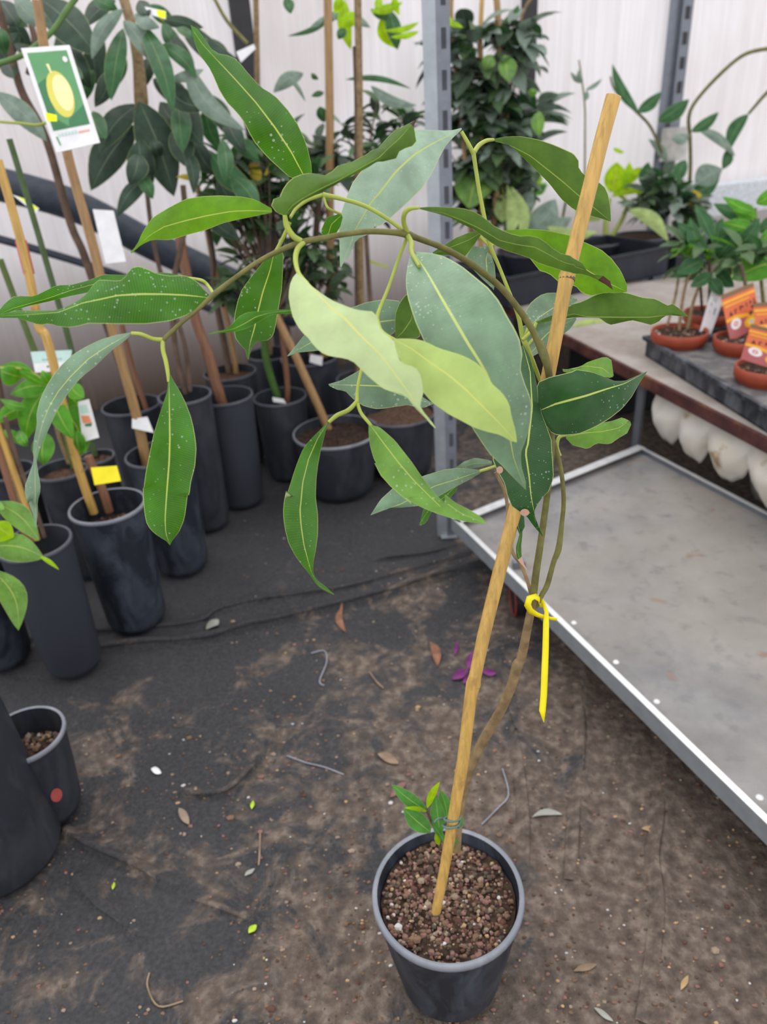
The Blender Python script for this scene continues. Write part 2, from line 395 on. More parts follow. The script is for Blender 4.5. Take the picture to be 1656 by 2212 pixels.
m = NM('twinwall_polycarbonate')
co = m.coord('Object', (1, 1, 1)); sp = m.new('ShaderNodeSeparateXYZ'); m.L(co, sp.inputs[0])
cs = m.coord('Object', (14, 14, .7)); n1 = m.noise(2.2, 5, .6, cs); n2 = m.noise(1.1, 4, .55, m.coord('Object', (1.2, 1.2, .8)))
cf = m.coord('Object', (95, 95, .5)); n3 = m.noise(2, 2, .5, cf)
c = m.ramp(n1, [(.25, (.84, .815, .82, 1)), (.7, (.95, .94, .945, 1))])
c = m.mix(m.ramp(n3, [(.42, .20), (.6, 0.0)]), c, (.62, .59, .60, 1))
c = m.mix(m.ramp(n2, [(.45, 0.0), (.70, .45)]), c, (.66, .60, .585, 1))
low = m.math('SUBTRACT', 1.0, m.math('DIVIDE', sp.outputs[2], .75), True)       # grime splashed up from the ground
c = m.mix(m.math('MULTIPLY', low, m.math('ADD', .55, n1, True)), c, (.20, .15, .125, 1))
m.col(c, .45, .4)
tr = m.new('ShaderNodeBsdfTranslucent'); m.L(c, tr.inputs[0]); mx = m.new('ShaderNodeMixShader'); mx.inputs[0].default_value = .66
m.L(m.b.outputs[0], mx.inputs[1]); m.L(tr.outputs[0], mx.inputs[2]); m.L(mx.outputs[0], m.out.inputs[0])
mb = MB(); a = W0-WD*2.2
mb.box(a, WD*8, -WN*.012, (0, 0, 2.9))
w = mb.build('wall_back', m.m, smooth=False); tag(w, kind='structure')
# wall framing
M['darkpost'] = plain('painted_steel_dark', (.035, .033, .038, 1), .6)
def wallpost(name, x0, y0, x1, y1, wd, mat, slots=False, off=.03):
    a = WL(x0, y0, off); b = WL(x1, y1, off)
    cpt = (a+b)/2; mb = MB()
    o = Vector((cpt.x, cpt.y, 0))-WD*wd/2
    if slots:
        mb.box(o, WD*wd*.5, WN*.004, (0, 0, 2.9), 0)
        mb.box(o+WD*wd*.5+WN*.02, WD*wd*.5, WN*.004-Vector((0, 0, 0)), (0, 0, 2.9), 0)
        mb.box(o+WD*wd*.49, WD*.006, WN*.026, (0, 0, 2.9), 0)
        z = .5
        while z < 2.7:
            mb.box(o+WD*wd*.64+WN*.0245+Vector((0, 0, z)), WD*wd*.22, WN*.001, (0, 0, .055), 1); z += .11
    else: mb.box(o, WD*wd, WN*.025, (0, 0, 2.9), 0)
    o = mb.build(name, [mat, M['darkpost']], smooth=False); tag(o, kind='structure'); return o
wallpost('trim_1', 512, 0, 535, 150, .085, M['darkpost'])
wallpost('trim_2', 1147, 0, 1130, 150, .075, M['darkpost'])
wallpost('trim_3', 1475, 0, 1430, 320, .13, M['galvd'], slots=True)
mb = MB(); q = WL(1640, 382, 0); zz = q.z
ql = WL(1500, 385, 0); sl = (ql-W0).dot(WD); mb.box(W0+WD*sl+Vector((0, 0, zz-.16)), WD*2.4, WN*.14, (0, 0, .16))
M['foam'] = plain('ledge_white', (.72, .76, .80, 1), .7, .3, var=.15, vs=90, bump=.01)
tag(mb.build('trim_4', M['foam'], smooth=False), kind='structure')
# dark pipe along the wall
mb = MB(); pp = [WL(-60, 385, .30), WL(150, 440, .28), WL(330, 530, .25), WL(500, 610, .25), WL(640, 680, .22)]
mb.tube(pp, .062, 16)
M['pipe'] = plain('pipe_dark_blue', (.050, .062, .085, 1), .5, .4, var=.15)
o = mb.build('heating_pipe', M['pipe']); tag(o, 'thick dark blue-grey pipe sloping along the translucent wall behind the tall pots', 'pipe')
mb = MB(); mb.tube([WL(-60, 500, .25), WL(150, 560, .24), WL(330, 620, .22), WL(460, 670, .2)], .016, 8)
o = mb.build('water_hose', M['pipe']); tag(o, 'thin dark hose sagging below the thick pipe on the wall', 'hose')

# ------------------------------------------------------------------ leaf builders
def leaf_rows(mid, lf, rt, depth, fold, n=26, ripple=0, seed=0, skew=0):
    """pixel outlines + distances -> 3-D rows from the left margin to the right margin"""
    mid = resample(mid, n); lf = resample(lf, n); rt = resample(rt, n); rows = []; uvs = []
    rnd = random.Random(seed); ph = rnd.uniform(0, 6)
    for i in range(n):
        t = i/(n-1)
        if len(depth) == 2: d = lerp(depth[0], depth[1], t)
        else: d = depth[0]*(1-t)*(1-2*t)+4*depth[1]*t*(1-t)+depth[2]*t*(2*t-1)
        r = []; uv = []
        for side, e in ((-1, lf[i]), (1, rt[i])):
            hw = math.dist(e, mid[i])/FPX*d; cols = []
            for k in (1, .8, .5, .25):
                x = lerp(mid[i][0], e[0], k); y = lerp(mid[i][1], e[1], k)
                dd = d+fold*hw*(k**1.5)+skew*side*hw*k + ripple*math.sin(ph+t*17+side*1.3)*(k**2)*min(1, 6*t*(1-t))
                cols.append((P(x, y, dd), (.5+side*.5*k, t)))
            if side < 0:
                r += [c[0] for c in cols]; uv += [c[1] for c in cols]
                r.append(P(mid[i][0], mid[i][1], d)); uv.append((.5, t))
            else:
                r += [c[0] for c in cols[::-1]]; uv += [c[1] for c in cols[::-1]]
        rows.append(r); uvs.append(uv)
    return rows, uvs
def px_leaf(parent, mat, mid, lf, rt, depth, fold=.35, ripple=.0015, seed=0, under=False, tipmat=None, tipfrom=.95, label=None, skew=0, n=26, name='leaf'):
    mid, lf, rt = Z(mid), Z(lf), Z(rt)
    rows, uvs = leaf_rows(mid, lf, rt, depth, fold, n, ripple, seed, skew)
    i = n//2; nr = (rows[i][-1]-rows[i][0]).cross(rows[i+1][4]-rows[i][4])
    facing = nr.dot(CP-rows[i][4]) > 0
    if not facing: pass
    mb = MB(); mb.grid(rows, uvs)
    if facing == under: mb.f = [f[::-1] for f in mb.f]; mb.uv = [u[::-1] for u in mb.uv]
    # grid winding: check actual face normal against the camera
    f = mb.f[len(mb.f)//2]; a, b, c = (mb.v[f[0]], mb.v[f[1]], mb.v[f[2]]); fn = (b-a).cross(c-a)
    want = not under
    if (fn.dot(CP-a) > 0) != want: mb.f = [f[::-1] for f in mb.f]; mb.uv = [u[::-1] for u in mb.uv]
    mats = [mat]
    if tipmat:
        mats.append(tipmat); ncol = len(rows[0])-1
        for k in range(len(mb.mi)):
            if (k//ncol)/(n-1) > tipfrom: mb.mi[k] = 1
    o = mb.build(name, mats, parent)
    if label: o['label'] = label
    return o
def simple_outline(b, t, w, bow=0.0, asym=0.0, peak=.45, n=14, curl=0):
    bx, by = b; tx, ty = t; L = math.hypot(tx-bx, ty-by); dx, dy = (tx-bx)/L, (ty-by)/L; nx, ny = -dy, dx
    mid = []; lf = []; rt = []
    for i in range(n):
        s = i/(n-1); k = s**(math.log(.5)/math.log(peak)); prof = math.sin(math.pi*k)**.85 if 0 < s < 1 else 0
        off = bow*L*math.sin(math.pi*s)
        x = bx+dx*L*s+nx*off; y = by+dy*L*s+ny*off
        h = w/2*prof; mid.append((x, y)); lf.append((x+nx*h*(1+asym), y+ny*h*(1+asym))); rt.append((x-nx*h*(1-asym), y-ny*h*(1-asym)))
    return mid, lf, rt
def s_leaf(mb, b, t, w, d0, d1, bow=0, asym=0, fold=.3, n=12, peak=.45, mi=0, sag=0, skew=0, under=False):
    mid, lf, rt = simple_outline(b, t, w, bow, asym, peak)
    rows, uvs = leaf_rows(mid, lf, rt, (d0, (d0+d1)/2+sag, d1), fold, n, .001, int(b[0]+b[1]*3), skew)
    k0 = len(mb.f); mb.grid(rows, uvs, mi)
    f = mb.f[k0+len(mb.f[k0:])//2]; a, q, c = (mb.v[f[0]], mb.v[f[1]], mb.v[f[2]])
    if ((q-a).cross(c-a).dot(CP-a) > 0) == under:
        for j in range(k0, len(mb.f)): mb.f[j] = mb.f[j][::-1]; mb.uv[j] = mb.uv[j][::-1]
def w_leaf(mb, p, d, L, Wd, droop=.4, fold=.3, rnd=random, mi=0, n=7):
    """a leaf in world space from p along d, drooping"""
    d = Vector(d).normalized(); up = Vector((0, 0, 1)); side = d.cross(up)
    if side.length < .1: side = Vector((1, 0, 0))
    side.normalize(); side = (side+up*rnd.uniform(-.5, .5)).normalized()
    q = Vector(p); rows = []; uvs = []; dd = d.copy()
    for i in range(n):
        s = i/(n-1); h = Wd/2*math.sin(math.pi*s**.85)**.9 if 0 < s < 1 else .0004
        nn = side.cross(dd).normalized()
        rows.append([q+side*h+nn*h*fold, q+side*h*.5+nn*h*fold*.35, q.copy(), q-side*h*.5+nn*h*fold*.35, q-side*h+nn*h*fold]); uvs.append([(0, s), (.25, s), (.5, s), (.75, s), (1, s)])
        dd = (dd+Vector((0, 0, -droop/n))).normalized(); q = q+dd*L/(n-1)
    mb.grid(rows, uvs, mi)
def cluster(mb, c, rad, num, L, Wd, seed, mis=(0,), droop=.6, stem=True, smi=None, root=None):
    rnd = random.Random(seed); c = Vector(c)
    tips = []
    nb = max(3, num//9)
    for b in range(nb):
        v = Vector((rnd.gauss(0, 1), rnd.gauss(0, 1), rnd.gauss(0, 1))).normalized()*rnd.uniform(.25, 1)
        tips.append(c+Vector((v.x*rad[0], v.y*rad[1], v.z*rad[2])))
    for b, tp in enumerate(tips):
        if smi is not None and root is not None:
            r = Vector(root); mid = r.lerp(tp, .5)+Vector((rnd.uniform(-.02, .02), rnd.uniform(-.02, .02), -.03)); mb.tube([r, mid, tp], [.004, .003, .0018], 5, smi)
        for k in range(max(1, num//nb)):
            a = rnd.uniform(0, 2*math.pi); e = rnd.uniform(-.5, .9)
            d = Vector((math.cos(a)*math.cos(e), math.sin(a)*math.cos(e), math.sin(e)))
            w_leaf(mb, tp-Vector((0, 0, rnd.uniform(0, .06)))+d*.006, d, L*rnd.uniform(.7, 1.2), Wd*rnd.uniform(.8, 1.2), droop, .3, rnd, rnd.choice(mis))
# ------------------------------------------------------------------ pots
def pot_mesh(c, r, h, taper=.86, th=.004, lip=.006, rimh=.012, rounded=.02, mid_band=False):
    rb = r*taper; c = Vector(c)
    prof = [(0.001, 0), (rb-rounded, 0), (rb-rounded*.3, rounded*.3), (rb, rounded), (lerp(rb, r, .5), h*.5)]
    if mid_band: prof += [(lerp(rb, r, .5)+.002, h*.52)]
    prof += [(r-.001, h-rimh-.002)]
    rimp = [(r-.001, h-rimh-.002), (r+lip*.8, h-rimh), (r+lip, h-rimh*.5), (r+lip*.6, h), (r-th*.3, h+.0008), (r-th, h-.001)]
    inn = [(r-th, h-.001), (lerp(rb, r, .5)-th, h*.5), (rb-th, h*.25)]
    return prof, rimp, inn
def make_pot(parent, c, r, h, mat, rim, name='pot', **kw):
    prof, rimp, inn = pot_mesh(c, r, h, **kw)
    mb = MB(); mb.lathe(c, prof, 44); mb.lathe(c, inn, 44)
    o = mb.build(name, mat, parent)
    mb = MB(); mb.lathe(c, rimp, 44); q = mb.build('rim', rim, o if False else parent)
    return o
def make_soil(parent, c, r, z, mat, seed=0, gritn=0, amp=.004, grit=GR, gr=(.0015, .004)):
    mb = MB(); rnd = random.Random(seed); rows = []
    for i in range(13):
        rr = r*i/12+.0005; row = []
        for j in range(32):
            a = 2*math.pi*j/32; x = c[0]+rr*math.cos(a); y = c[1]+rr*math.sin(a)
            row.append((x, y, z+amp*noise.noise(Vector((x*40, y*40, seed)))+amp*.6*noise.noise(Vector((x*110, y*110, seed)))))
        rows.append(row)
    mb.grid(rows, close=True); s = mb.build('soil', mat, parent)
    if gritn:
        mb = MB()
        for k in range(gritn):
            rr = r*math.sqrt(rnd.random())*.97; a = rnd.uniform(0, 6.283); x = c[0]+rr*math.cos(a); y = c[1]+rr*math.sin(a)
            s_ = rnd.uniform(*gr)*(1.6 if rnd.random() < .06 else 1)
            mb.blob((x, y, z+s_*.4+amp*.6*noise.noise(Vector((x*40, y*40, seed)))), s_, k+seed*999, rnd.choices(range(7), (5, 4, 2, 4, .35, 5, .5))[0], (1, 1, .8))
        g = mb.build('soil_grit', grit, s, smooth=False); g['kind'] = 'stuff'
    return s
def rim_at(x, y, h): return G(x, y, h)

# ------------------------------------------------------------------ MAIN PLANT
base = G(972, 2105); PX, PY = base.x, base.y
PH = .222; RAD = .105
# find pot height so that its rim centre sits at the photographed row
lo, hi = .1, .4
for _ in range(40):
    mm = (lo+hi)/2
    if proj((PX, PY, mm))[1] > 1925: lo = mm
    else: hi = mm
PH = lo; RAD = 160*proj((PX, PY, PH))[2]/FPX
plant = thing('potted_tree', (PX, PY, 0), 'young tree with long wavy leaves in a black pot, beside a yellow bamboo stake', 'potted tree')
prof, rimp, inn = pot_mesh((PX, PY, 0), RAD, PH, taper=.72, rounded=.015, rimh=.010, lip=.003, th=.005)
mb = MB(); mb.lathe((PX, PY, 0), prof, 64); mb.lathe((PX, PY, 0), inn, 64)
mainpot = mb.build('pot', M['potdusty'], plant)
mb = MB(); mb.lathe((PX, PY, 0), rimp, 64); mb.build('pot_rim', M['rim'], plant)
SZ = PH-.022
make_soil(plant, (PX, PY), RAD-.010, SZ, M['soil'], 3, 1500, .007, gr=(.0014, .0042))
# stake
def Sd(y): return 1/(1/1.10+(1/.73-1/1.10)*(1985-y)/1780)
sb = G(940, 1975, SZ-.004); sbx = proj(sb); D0 = sbx[2]
def Sd(y): return 1/(1/D0+(1/.73-1/D0)*(1985-y)/1780)
stk = [(938, 1988, 10), (957, 1890, 11), (975, 1790, 12), (1000, 1640, 13), (1017, 1500, 13.5), (1022, 1478, 16), (1026, 1460, 13.5), (1045, 1370, 14), (1072, 1260, 14.5), (1105, 1130, 14.5), (1140, 990, 14.5),
       (1180, 830, 15), (1205, 700, 15), (1219, 622, 15.5), (1224, 598, 18), (1229, 580, 15.5), (1262, 450, 16), (1297, 310, 16), (1325, 206, 16.5)]
mb = MB(); mb.tube([P(x, y, Sd(y)) for x, y, r in stk], [r*Sd(y)/FPX for x, y, r in stk], 14, smooth=False)
st = mb.build('bamboo_stake', M['bamboo'], plant)
for x, y in ((1022, 1479), (1224, 600)):   # dark node scar
    mb = MB(); a = P(x-.6, y+5, Sd(y)); b = P(x+.6, y-1, Sd(y)); mb.tube([a, b], 16.8*Sd(y)/FPX*(1.07 if y < 900 else .9), 14, smooth=False); mb.build('stake_node', M['stemb'] if y < 900 else M['bamboo2'], st)
def px_tube(parent, name, pts, mat, seg=10, node=None):
    mb = MB(); mb.tube([P(x, y, d) for x, y, d, r in pts], [r*d/FPX for x, y, d, r in pts], seg); return mb.build(name, mat, parent)
px_tube(plant, 'stem', [(984, 1835, 1.135, 11), (988, 1780, 1.12, 11), (998, 1715, 1.11, 11), (1013, 1665, 1.09, 11), (1040, 1605, 1.07, 11), (1078, 1540, 1.04, 10.5), (1104, 1482, 1.01, 10.5), (1117, 1437, .995, 11.5), (1126, 1420, .99, 10), (1140, 1350, .965, 9), (1152, 1295, .945, 9)], M['stemt'])
px_tube(plant, 'stem', [(1150, 1300, .945, 8.5), (1157, 1240, .93, 8), (1166, 1180, .915, 7.5), (1180, 1080, .89, 7), (1189, 1000, .865, 7), (1191, 930, .85, 7), (1190, 860, .83, 7), (1184, 800, .80, 8), (1172, 760, .795, 10), (1160, 735, .79, 7.5), (1148, 710, .785, 7), (1120, 668, .775, 7), (1080, 620, .76, 7), (1020, 572, .735, 7), (960, 537, .71, 6.5), (900, 514, .69, 6.5), (876, 505, .68, 9), (850, 502, .675, 6.5), (800, 500, .665, 6), (750, 505, .655, 6), (700, 514, .65, 6), (652, 523, .645, 6.5), (600, 543, .645, 5.5), (550, 570, .65, 5), (500, 606, .65, 5), (462, 636, .65, 6), (425, 670, .65, 4.5), (385, 703, .65, 4.5), (352, 735, .65, 5)], M['stemg'], 12)
px_tube(plant, 'stem', [(1156, 1312, .95, 5), (1170, 1285, .945, 5.5), (1182, 1262, .94, 6), (1195, 1215, .93, 5.5), (1206, 1185, .925, 7), (1213, 1130, .915, 5), (1217, 1080, .90, 5), (1212, 1020, .89, 5), (1200, 970, .88, 5), (1188, 930, .87, 5), (1170, 860, .86, 5)], M['stemg'])
px_tube(plant, 'stem', [(1146, 1282, .955, 4), (1137, 1250, .955, 4), (1122, 1215, .955, 4), (1106, 1190, .96, 4), (1098, 1130, .965, 4), (1092, 1070, .965, 4), (1070, 1020, .96, 4)], M['stemt'])
px_tube(plant, 'branch', [(1166, 822, .85, 4), (1150, 780, .84, 5), (1135, 745, .835, 6), (1128, 725, .835, 6), (1118, 680, .83, 4.5), (1095, 620, .82, 4), (1075, 570, .815, 4), (1060, 535, .81, 5), (1048, 480, .80, 4.5), (1036, 420, .79, 4.5), (1028, 370, .785, 4.5), (1022, 330, .78, 5)], M['stemy'])
for nm, pts in (('petiole', [(1022, 332, .78, 5), (1012, 312, .775, 4.5), (996, 284, .77, 4)]), ('petiole', [(1023, 330, .78, 5), (1034, 314, .785, 5), (1050, 304, .79, 4.5), (1066, 302, .795, 3)]),
        ('branch', [(876, 503, .68, 5), (840, 475, .68, 4.5), (790, 446, .685, 4.5), (740, 430, .69, 4.5), (697, 421, .69, 6)]),
        ('petiole', [(697, 421, .69, 4), (665, 432, .69, 4), (640, 450, .685, 3.8), (627, 470, .68, 3.5)]),
        ('petiole', [(699, 422, .69, 3), (704, 442, .69, 3), (712, 452, .69, 3), (735, 462, .70, 3)]),
        ('petiole', [(650, 521, .645, 6.5), (633, 510, .64, 6.5), (619, 488, .635, 6.5), (615, 465, .63, 5)]),
        ('petiole', [(655, 524, .645, 6), (643, 537, .64, 6), (638, 560, .63, 6), (645, 590, .62, 4.5), (665, 612, .61, 3)]),
        ('petiole', [(626, 480, .66, 4), (612, 512, .665, 4), (600, 535, .67, 4), (590, 550, .67, 3)]),
        ('petiole', [(880, 503, .68, 5.5), (872, 482, .67, 5.5), (873, 462, .66, 5.5), (885, 451, .655, 5), (905, 449, .65, 3)]),
        ('petiole', [(880, 508, .68, 5.5), (888, 525, .67, 6), (889, 545, .66, 5.5), (905, 575, .645, 4)]),
        ('branch', [(879, 512, .685, 4), (860, 560, .68, 4), (840, 618, .67, 4), (818, 672, .655, 4.5), (814, 690, .65, 5)]),
        ('petiole', [(815, 690, .65, 4), (824, 715, .635, 4), (850, 733, .62, 4), (880, 745, .61, 2.5)]),
        ('branch', [(812, 690, .70, 3.5), (795, 750, .705, 3.5), (780, 800, .70, 3.5), (772, 840, .695, 3.5), (771, 870, .69, 4.5)]),
        ('petiole', [(770, 868, .69, 4.5), (752, 886, .685, 5), (728, 897, .68, 5), (710, 912, .68, 4)]),
        ('petiole', [(772, 872, .69, 4), (780, 893, .685, 4), (797, 914, .68, 4), (806, 925, .68, 3)]),
        ('petiole', [(462, 636, .65, 4), (448, 616, .66, 4), (435, 606, .66, 4), (405, 600, .67, 2.5)]),
        ('petiole', [(350, 734, .65, 5), (330, 732, .645, 4.5), (305, 722, .64, 4.5), (284, 720, .64, 4)]),
        ('petiole', [(351, 736, .65, 5), (352, 757, .65, 5), (358, 780, .65, 5), (362, 803, .65, 4.5), (364, 825, .65, 3)]),
        ('petiole', [(1060, 535, .81, 4), (1050, 524, .81, 4.5), (1037, 511, .81, 4)]),
        ('petiole', [(1062, 532, .81, 4), (1064, 515, .815, 4), (1085, 500, .82, 3)]),
        ('petiole', [(1132, 735, .835, 5), (1138, 718, .83, 5), (1142, 705, .83, 4)]),
        ('petiole', [(1135, 752, .835, 3), (1146, 738, .84, 3), (1160, 722, .85, 3)]),
        ('petiole', [(1128, 735, .82, 4), (1150, 712, .82, 4), (1158, 697, .82, 3.5)]),
        ('petiole', [(1210, 985, .885, 3), (1203, 965, .885, 3.5), (1207, 945, .885, 4), (1222, 940, .885, 3)]),
        ('petiole', [(1075, 1005, .95, 3), (1055, 1012, .94, 3.5), (1035, 1018, .93, 3.5)])):
    px_tube(plant, nm, pts, M['stemy'], 8)
# leaves, each with its own outline, distance and curvature
px_leaf(plant, M['mid'], 'X 662 388 B 1000 1480 900 1290 760 1080 600 870 440 690 280 520 150 380 80 280 45 212', 'X 655 392 B 900 1520 820 1450 700 1340 580 1200 500 1040 440 960 350 870 290 770 240 650 200 570 130 480 80 370 60 280 45 212',
        'X 672 388 B 1078 1440 1070 1380 1030 1220 960 1060 870 930 760 810 640 740 540 630 460 530 400 480 340 465 270 455 215 410 150 310 90 230 45 212', (.72, .66, .66), .25)
px_leaf(plant, M['under'], 'B 850 1835 900 1760 1000 1690 1150 1612 1300 1540 1450 1455 1600 1370 C 50 1300 150 1200 240 1120 300 1050 345 1000 370 975',
        'B 835 1835 760 1800 725 1740 745 1695 795 1700 840 1590 900 1520 1000 1480 1080 1472 1190 1495 1240 1470 1310 1400 1400 1390 1550 1310 1590 1275 1656 1255 C 60 1205 110 1150 180 1070 300 1010 370 975',
        'B 860 1838 930 1770 1000 1712 1150 1642 1300 1562 1450 1482 1560 1425 1656 1360 C 60 1325 150 1300 205 1300 240 1220 330 1190 370 1180 375 1130 360 1080 350 1040 370 975', (.63, .63, .66), .5, tipmat=M['tip'], tipfrom=.95, label='wavy leaf with a dark brown tip', seed=4)
px_leaf(plant, M['bright'], 'B 740 1800 560 1795 400 1800 200 1835 0 1880 A 1400 1930 1280 2000 1180 2090 1115 2155', 'B 735 1775 600 1700 480 1675 300 1665 150 1670 0 1695 A 1450 1760 1300 1850 1210 1980 1170 2080 1110 2150', 'B 735 1812 600 1840 450 1870 320 1900 200 1950 100 1980 0 2005 A 1450 2045 1300 2040 1210 2080 1115 2160', (.66, .70, .67), .3, seed=5)
px_leaf(plant, M['mint'], 'C 740 1045 650 1095 500 1170 350 1260 200 1400 80 1560 0 1650 B 1560 1760 1450 1950 1400 2100 F 1325 140', 'C 738 1040 700 1045 650 1065 500 1055 380 1055 200 1090 20 1250 B 1560 1380 1480 1480 1420 1560 1365 1700 1330 1800 1310 1900 1315 2208 F 1318 150',
        'C 742 1052 680 1110 620 1170 560 1280 500 1410 420 1530 300 1650 200 1740 100 1830 0 1850 B 1600 1990 1500 2010 1430 2080 1390 2208 F 1370 60 1328 150', (.77, .72, .74), .2, seed=6, label='pale mint-grey leaf with sky sheen in its colour')
px_leaf(plant, M['under'], 'C 980 1137 1150 1190 1300 1270 1450 1390 1600 1510 1656 1560 D 100 1570 250 1690 385 1800', 'C 980 1135 1100 1110 1220 1108 1350 1130 1500 1180 1656 1250 D 80 1240 130 1310 125 1380 190 1430 280 1480 330 1500 370 1590 385 1700 387 1800',
        'C 982 1142 1130 1180 1230 1270 1330 1370 1450 1490 1550 1620 1656 1710 D 120 1720 240 1760 320 1780 385 1802', (.80, .83, .82), .3, seed=7)
px_leaf(plant, M['bright'], 'X 1085 500 1140 515 1200 545 1260 580 1310 610 1352 630', 'X 1085 498 C 1200 1865 1300 1860 1450 1875 1656 1920 D 80 1930 200 1980 310 2030 400 2108 H 400 80 470 170 520 290 517 340',
        'X 1085 502 1130 540 1165 585 G 1450 190 1540 270 H 100 290 150 350 220 375 350 345 420 350 517 342', (.82, .85, .84), .2, seed=8)
px_leaf(plant, M['under'], 'C 385 1692 600 1735 750 1795 900 1865 1050 1955 1200 1990 1340 2010 1450 2070 G 1560 100 1656 120 H 60 130 150 150 230 190 320 250 405 325',
        'C 380 1690 480 1680 650 1685 800 1700 880 1740 950 1790 1020 1850 1110 1890 1200 1920 1330 1915 1400 1950 1480 2020 1540 2060 1656 2085 H 70 60 150 100 200 180 260 210 340 210 380 250 405 325',
        'C 380 1695 520 1730 650 1770 740 1820 850 1870 900 1910 960 1960 1050 2020 1140 2050 G 1280 60 1370 110 1500 150 1560 170 1656 190 H 60 190 180 200 250 230 330 270 405 325', (.655, .68, .715), .35, seed=9, tipmat=M['tip'], tipfrom=.88, label='long leaf crossing in front of the stake, dried brown tip')
px_leaf(plant, M['under'], 'C 885 1900 800 1950 700 1990 600 2030 X 935 548', 'C 880 1882 800 1890 700 1930 600 1990 X 934 545', 'C 892 1915 850 1980 800 2050 G 760 60 640 45 X 936 550', (.81, .80), .2, seed=10)
px_leaf(plant, M['gray'], 'X 1058 531 1050 560 1052 590 1066 626', 'X 1056 530 C 900 2010 830 2000 780 2080 G 800 120 900 230 1000 320 X 1066 627', 'X 1060 532 G 940 10 985 50 1010 130 1017 230 1005 310 X 1066 627', (.82, .83), .2, seed=11)
px_leaf(plant, M['gray'], 'G 340 10 380 60 470 200 570 380 680 570 790 760 880 900 950 1020 1040 1250 1130 1500 1160 1680 1210 1820 1262 1948', 'G 330 12 300 130 285 260 300 380 330 480 370 600 430 730 520 900 630 1100 740 1300 830 1450 900 1560 970 1660 1060 1745 1160 1850 1258 1948',
        'G 352 10 420 20 500 25 620 60 740 130 850 220 960 310 1050 420 1110 540 1160 620 1210 720 1235 850 1215 960 1250 1080 1300 1200 1310 1300 1295 1430 1255 1560 1220 1650 1225 1760 1262 1880 1264 1948', (.665, .60, .67), .25, seed=12, label='largest leaf, grey-green and speckled with white residue', n=40, ripple=.002)
px_leaf(plant, M['dark'], 'X 1129 745 1145 800 1150 880 1140 960 G 1260 1640 1290 1850 1305 2000 K 1340 260 1400 408', 'X 1127 747 1110 800 1090 880 1065 960 G 990 1700 1030 1800 1080 1880 1110 1980 K 1095 40 1150 170 1200 200 1270 250 1320 320 1398 410',
        'X 1131 747 G 1290 850 1330 1000 1360 1150 1390 1330 1430 1430 1470 1540 1480 1700 1490 1850 1450 1960 1400 2010 K 1340 170 1325 250 1350 330 1402 408', (.83, .76, .80), .2, seed=13, n=36, label='dark speckled hanging leaf behind the largest leaf')
px_leaf(plant, M['dark'], 'X 1096 1035 1104 1075 1115 1120 1123 1155', 'X 1092 1040 1100 1080 1108 1120 1122 1156', 'X 1104 1035 1120 1075 K 1250 250 1255 335 X 1124 1154', (.90, .88), .2, seed=14, n=14)
px_leaf(plant, M['mid'], 'X 1124 1150 1121 1170 1117 1190 1124 1215 1137 1231', 'X 1122 1152 K 1180 500 1185 570 X 1117 1208 1136 1232', 'X 1128 1140 K 1235 400 1225 480 1228 570 1250 640 1275 680', (.88, .89), .3, seed=15, tipmat=M['bitten'], tipfrom=.6, n=16, label='small twisted leaf with a dried pinkish tip')
px_leaf(plant, M['dark'], 'X 1162 888 G 1500 1252 1656 1210 H 200 1180 350 1130 500 1085 682 987', 'X 1162 884 X 1160 840 G 1350 1080 1450 1035 1656 985 H 100 970 230 990 330 1030 420 1065 500 1065 580 1030 682 986',
        'X 1163 892 1172 915 G 1430 1430 1480 1500 H 0 1510 120 1500 200 1470 280 1430 380 1370 480 1290 560 1190 620 1080 683 988', (.78, .75, .80), .35, seed=16, label='broad dark green leaf pointing right')
px_leaf(plant, M['mid2'], 'X 1215 800 1260 790 1300 795 1322 812', 'X 1214 797 H 100 970 200 910 340 865 390 890 400 950 X 1325 812', 'X 1216 803 1260 812 H 330 1030 380 1040 X 1324 814', (.82, .85), .2, seed=17, n=14)
px_leaf(plant, M['mid2'], 'X 1222 944 1260 935 1300 932 1335 925 1360 908', 'X 1222 940 1245 930 1290 915 H 400 1390 480 1360 540 1390 550 1415', 'X 1222 947 H 80 1590 130 1600 200 1620 270 1570 380 1580 450 1530 520 1490 552 1420', (.885, .87), .25, seed=18, n=18)
px_leaf(plant, M['lime'], 'G 190 725 330 800 480 910 640 1020 770 1130 900 1260 1040 1400 1187 1562', 'G 188 728 205 830 265 930 345 1050 430 1160 510 1250 570 1290 640 1340 740 1390 830 1440 950 1480 1060 1505 1130 1550 1185 1565',
        'G 192 722 280 718 380 725 450 745 560 800 700 840 780 870 850 910 930 980 980 1080 1070 1160 1130 1250 1145 1350 1180 1470 1190 1560', (.615, .58, .60), .15, seed=19, under=True, label='palest yellow-green leaf, underside showing')
px_leaf(plant, M['pale'], 'F 960 185 1020 260 1130 370 1250 490 1350 570 1450 680 1560 790 1656 880 G 120 900 230 1050 310 1160 370 1260 440 1340 528 1448',
        'F 952 190 910 240 885 310 880 400 890 470 910 560 950 640 990 700 1040 740 1090 810 1150 870 1210 900 1290 915 1370 925 1440 960 1500 1020 1560 1080 1656 1160 G 70 1110 150 1145 250 1170 310 1210 350 1270 400 1320 450 1370 500 1430 525 1450',
        'F 965 185 1000 220 1080 310 1160 370 1250 430 1350 470 1430 500 1520 520 1580 515 1615 540 1650 590 G 60 590 90 660 190 730 210 830 250 920 300 935 360 945 400 1000 420 1070 430 1150 425 1190 400 1250 410 1290 450 1340 500 1400 530 1445', (.62, .56, .57), .2, seed=20, under=True, n=36, ripple=.003, label='pale green wavy leaf with a tail-like tip, underside showing')
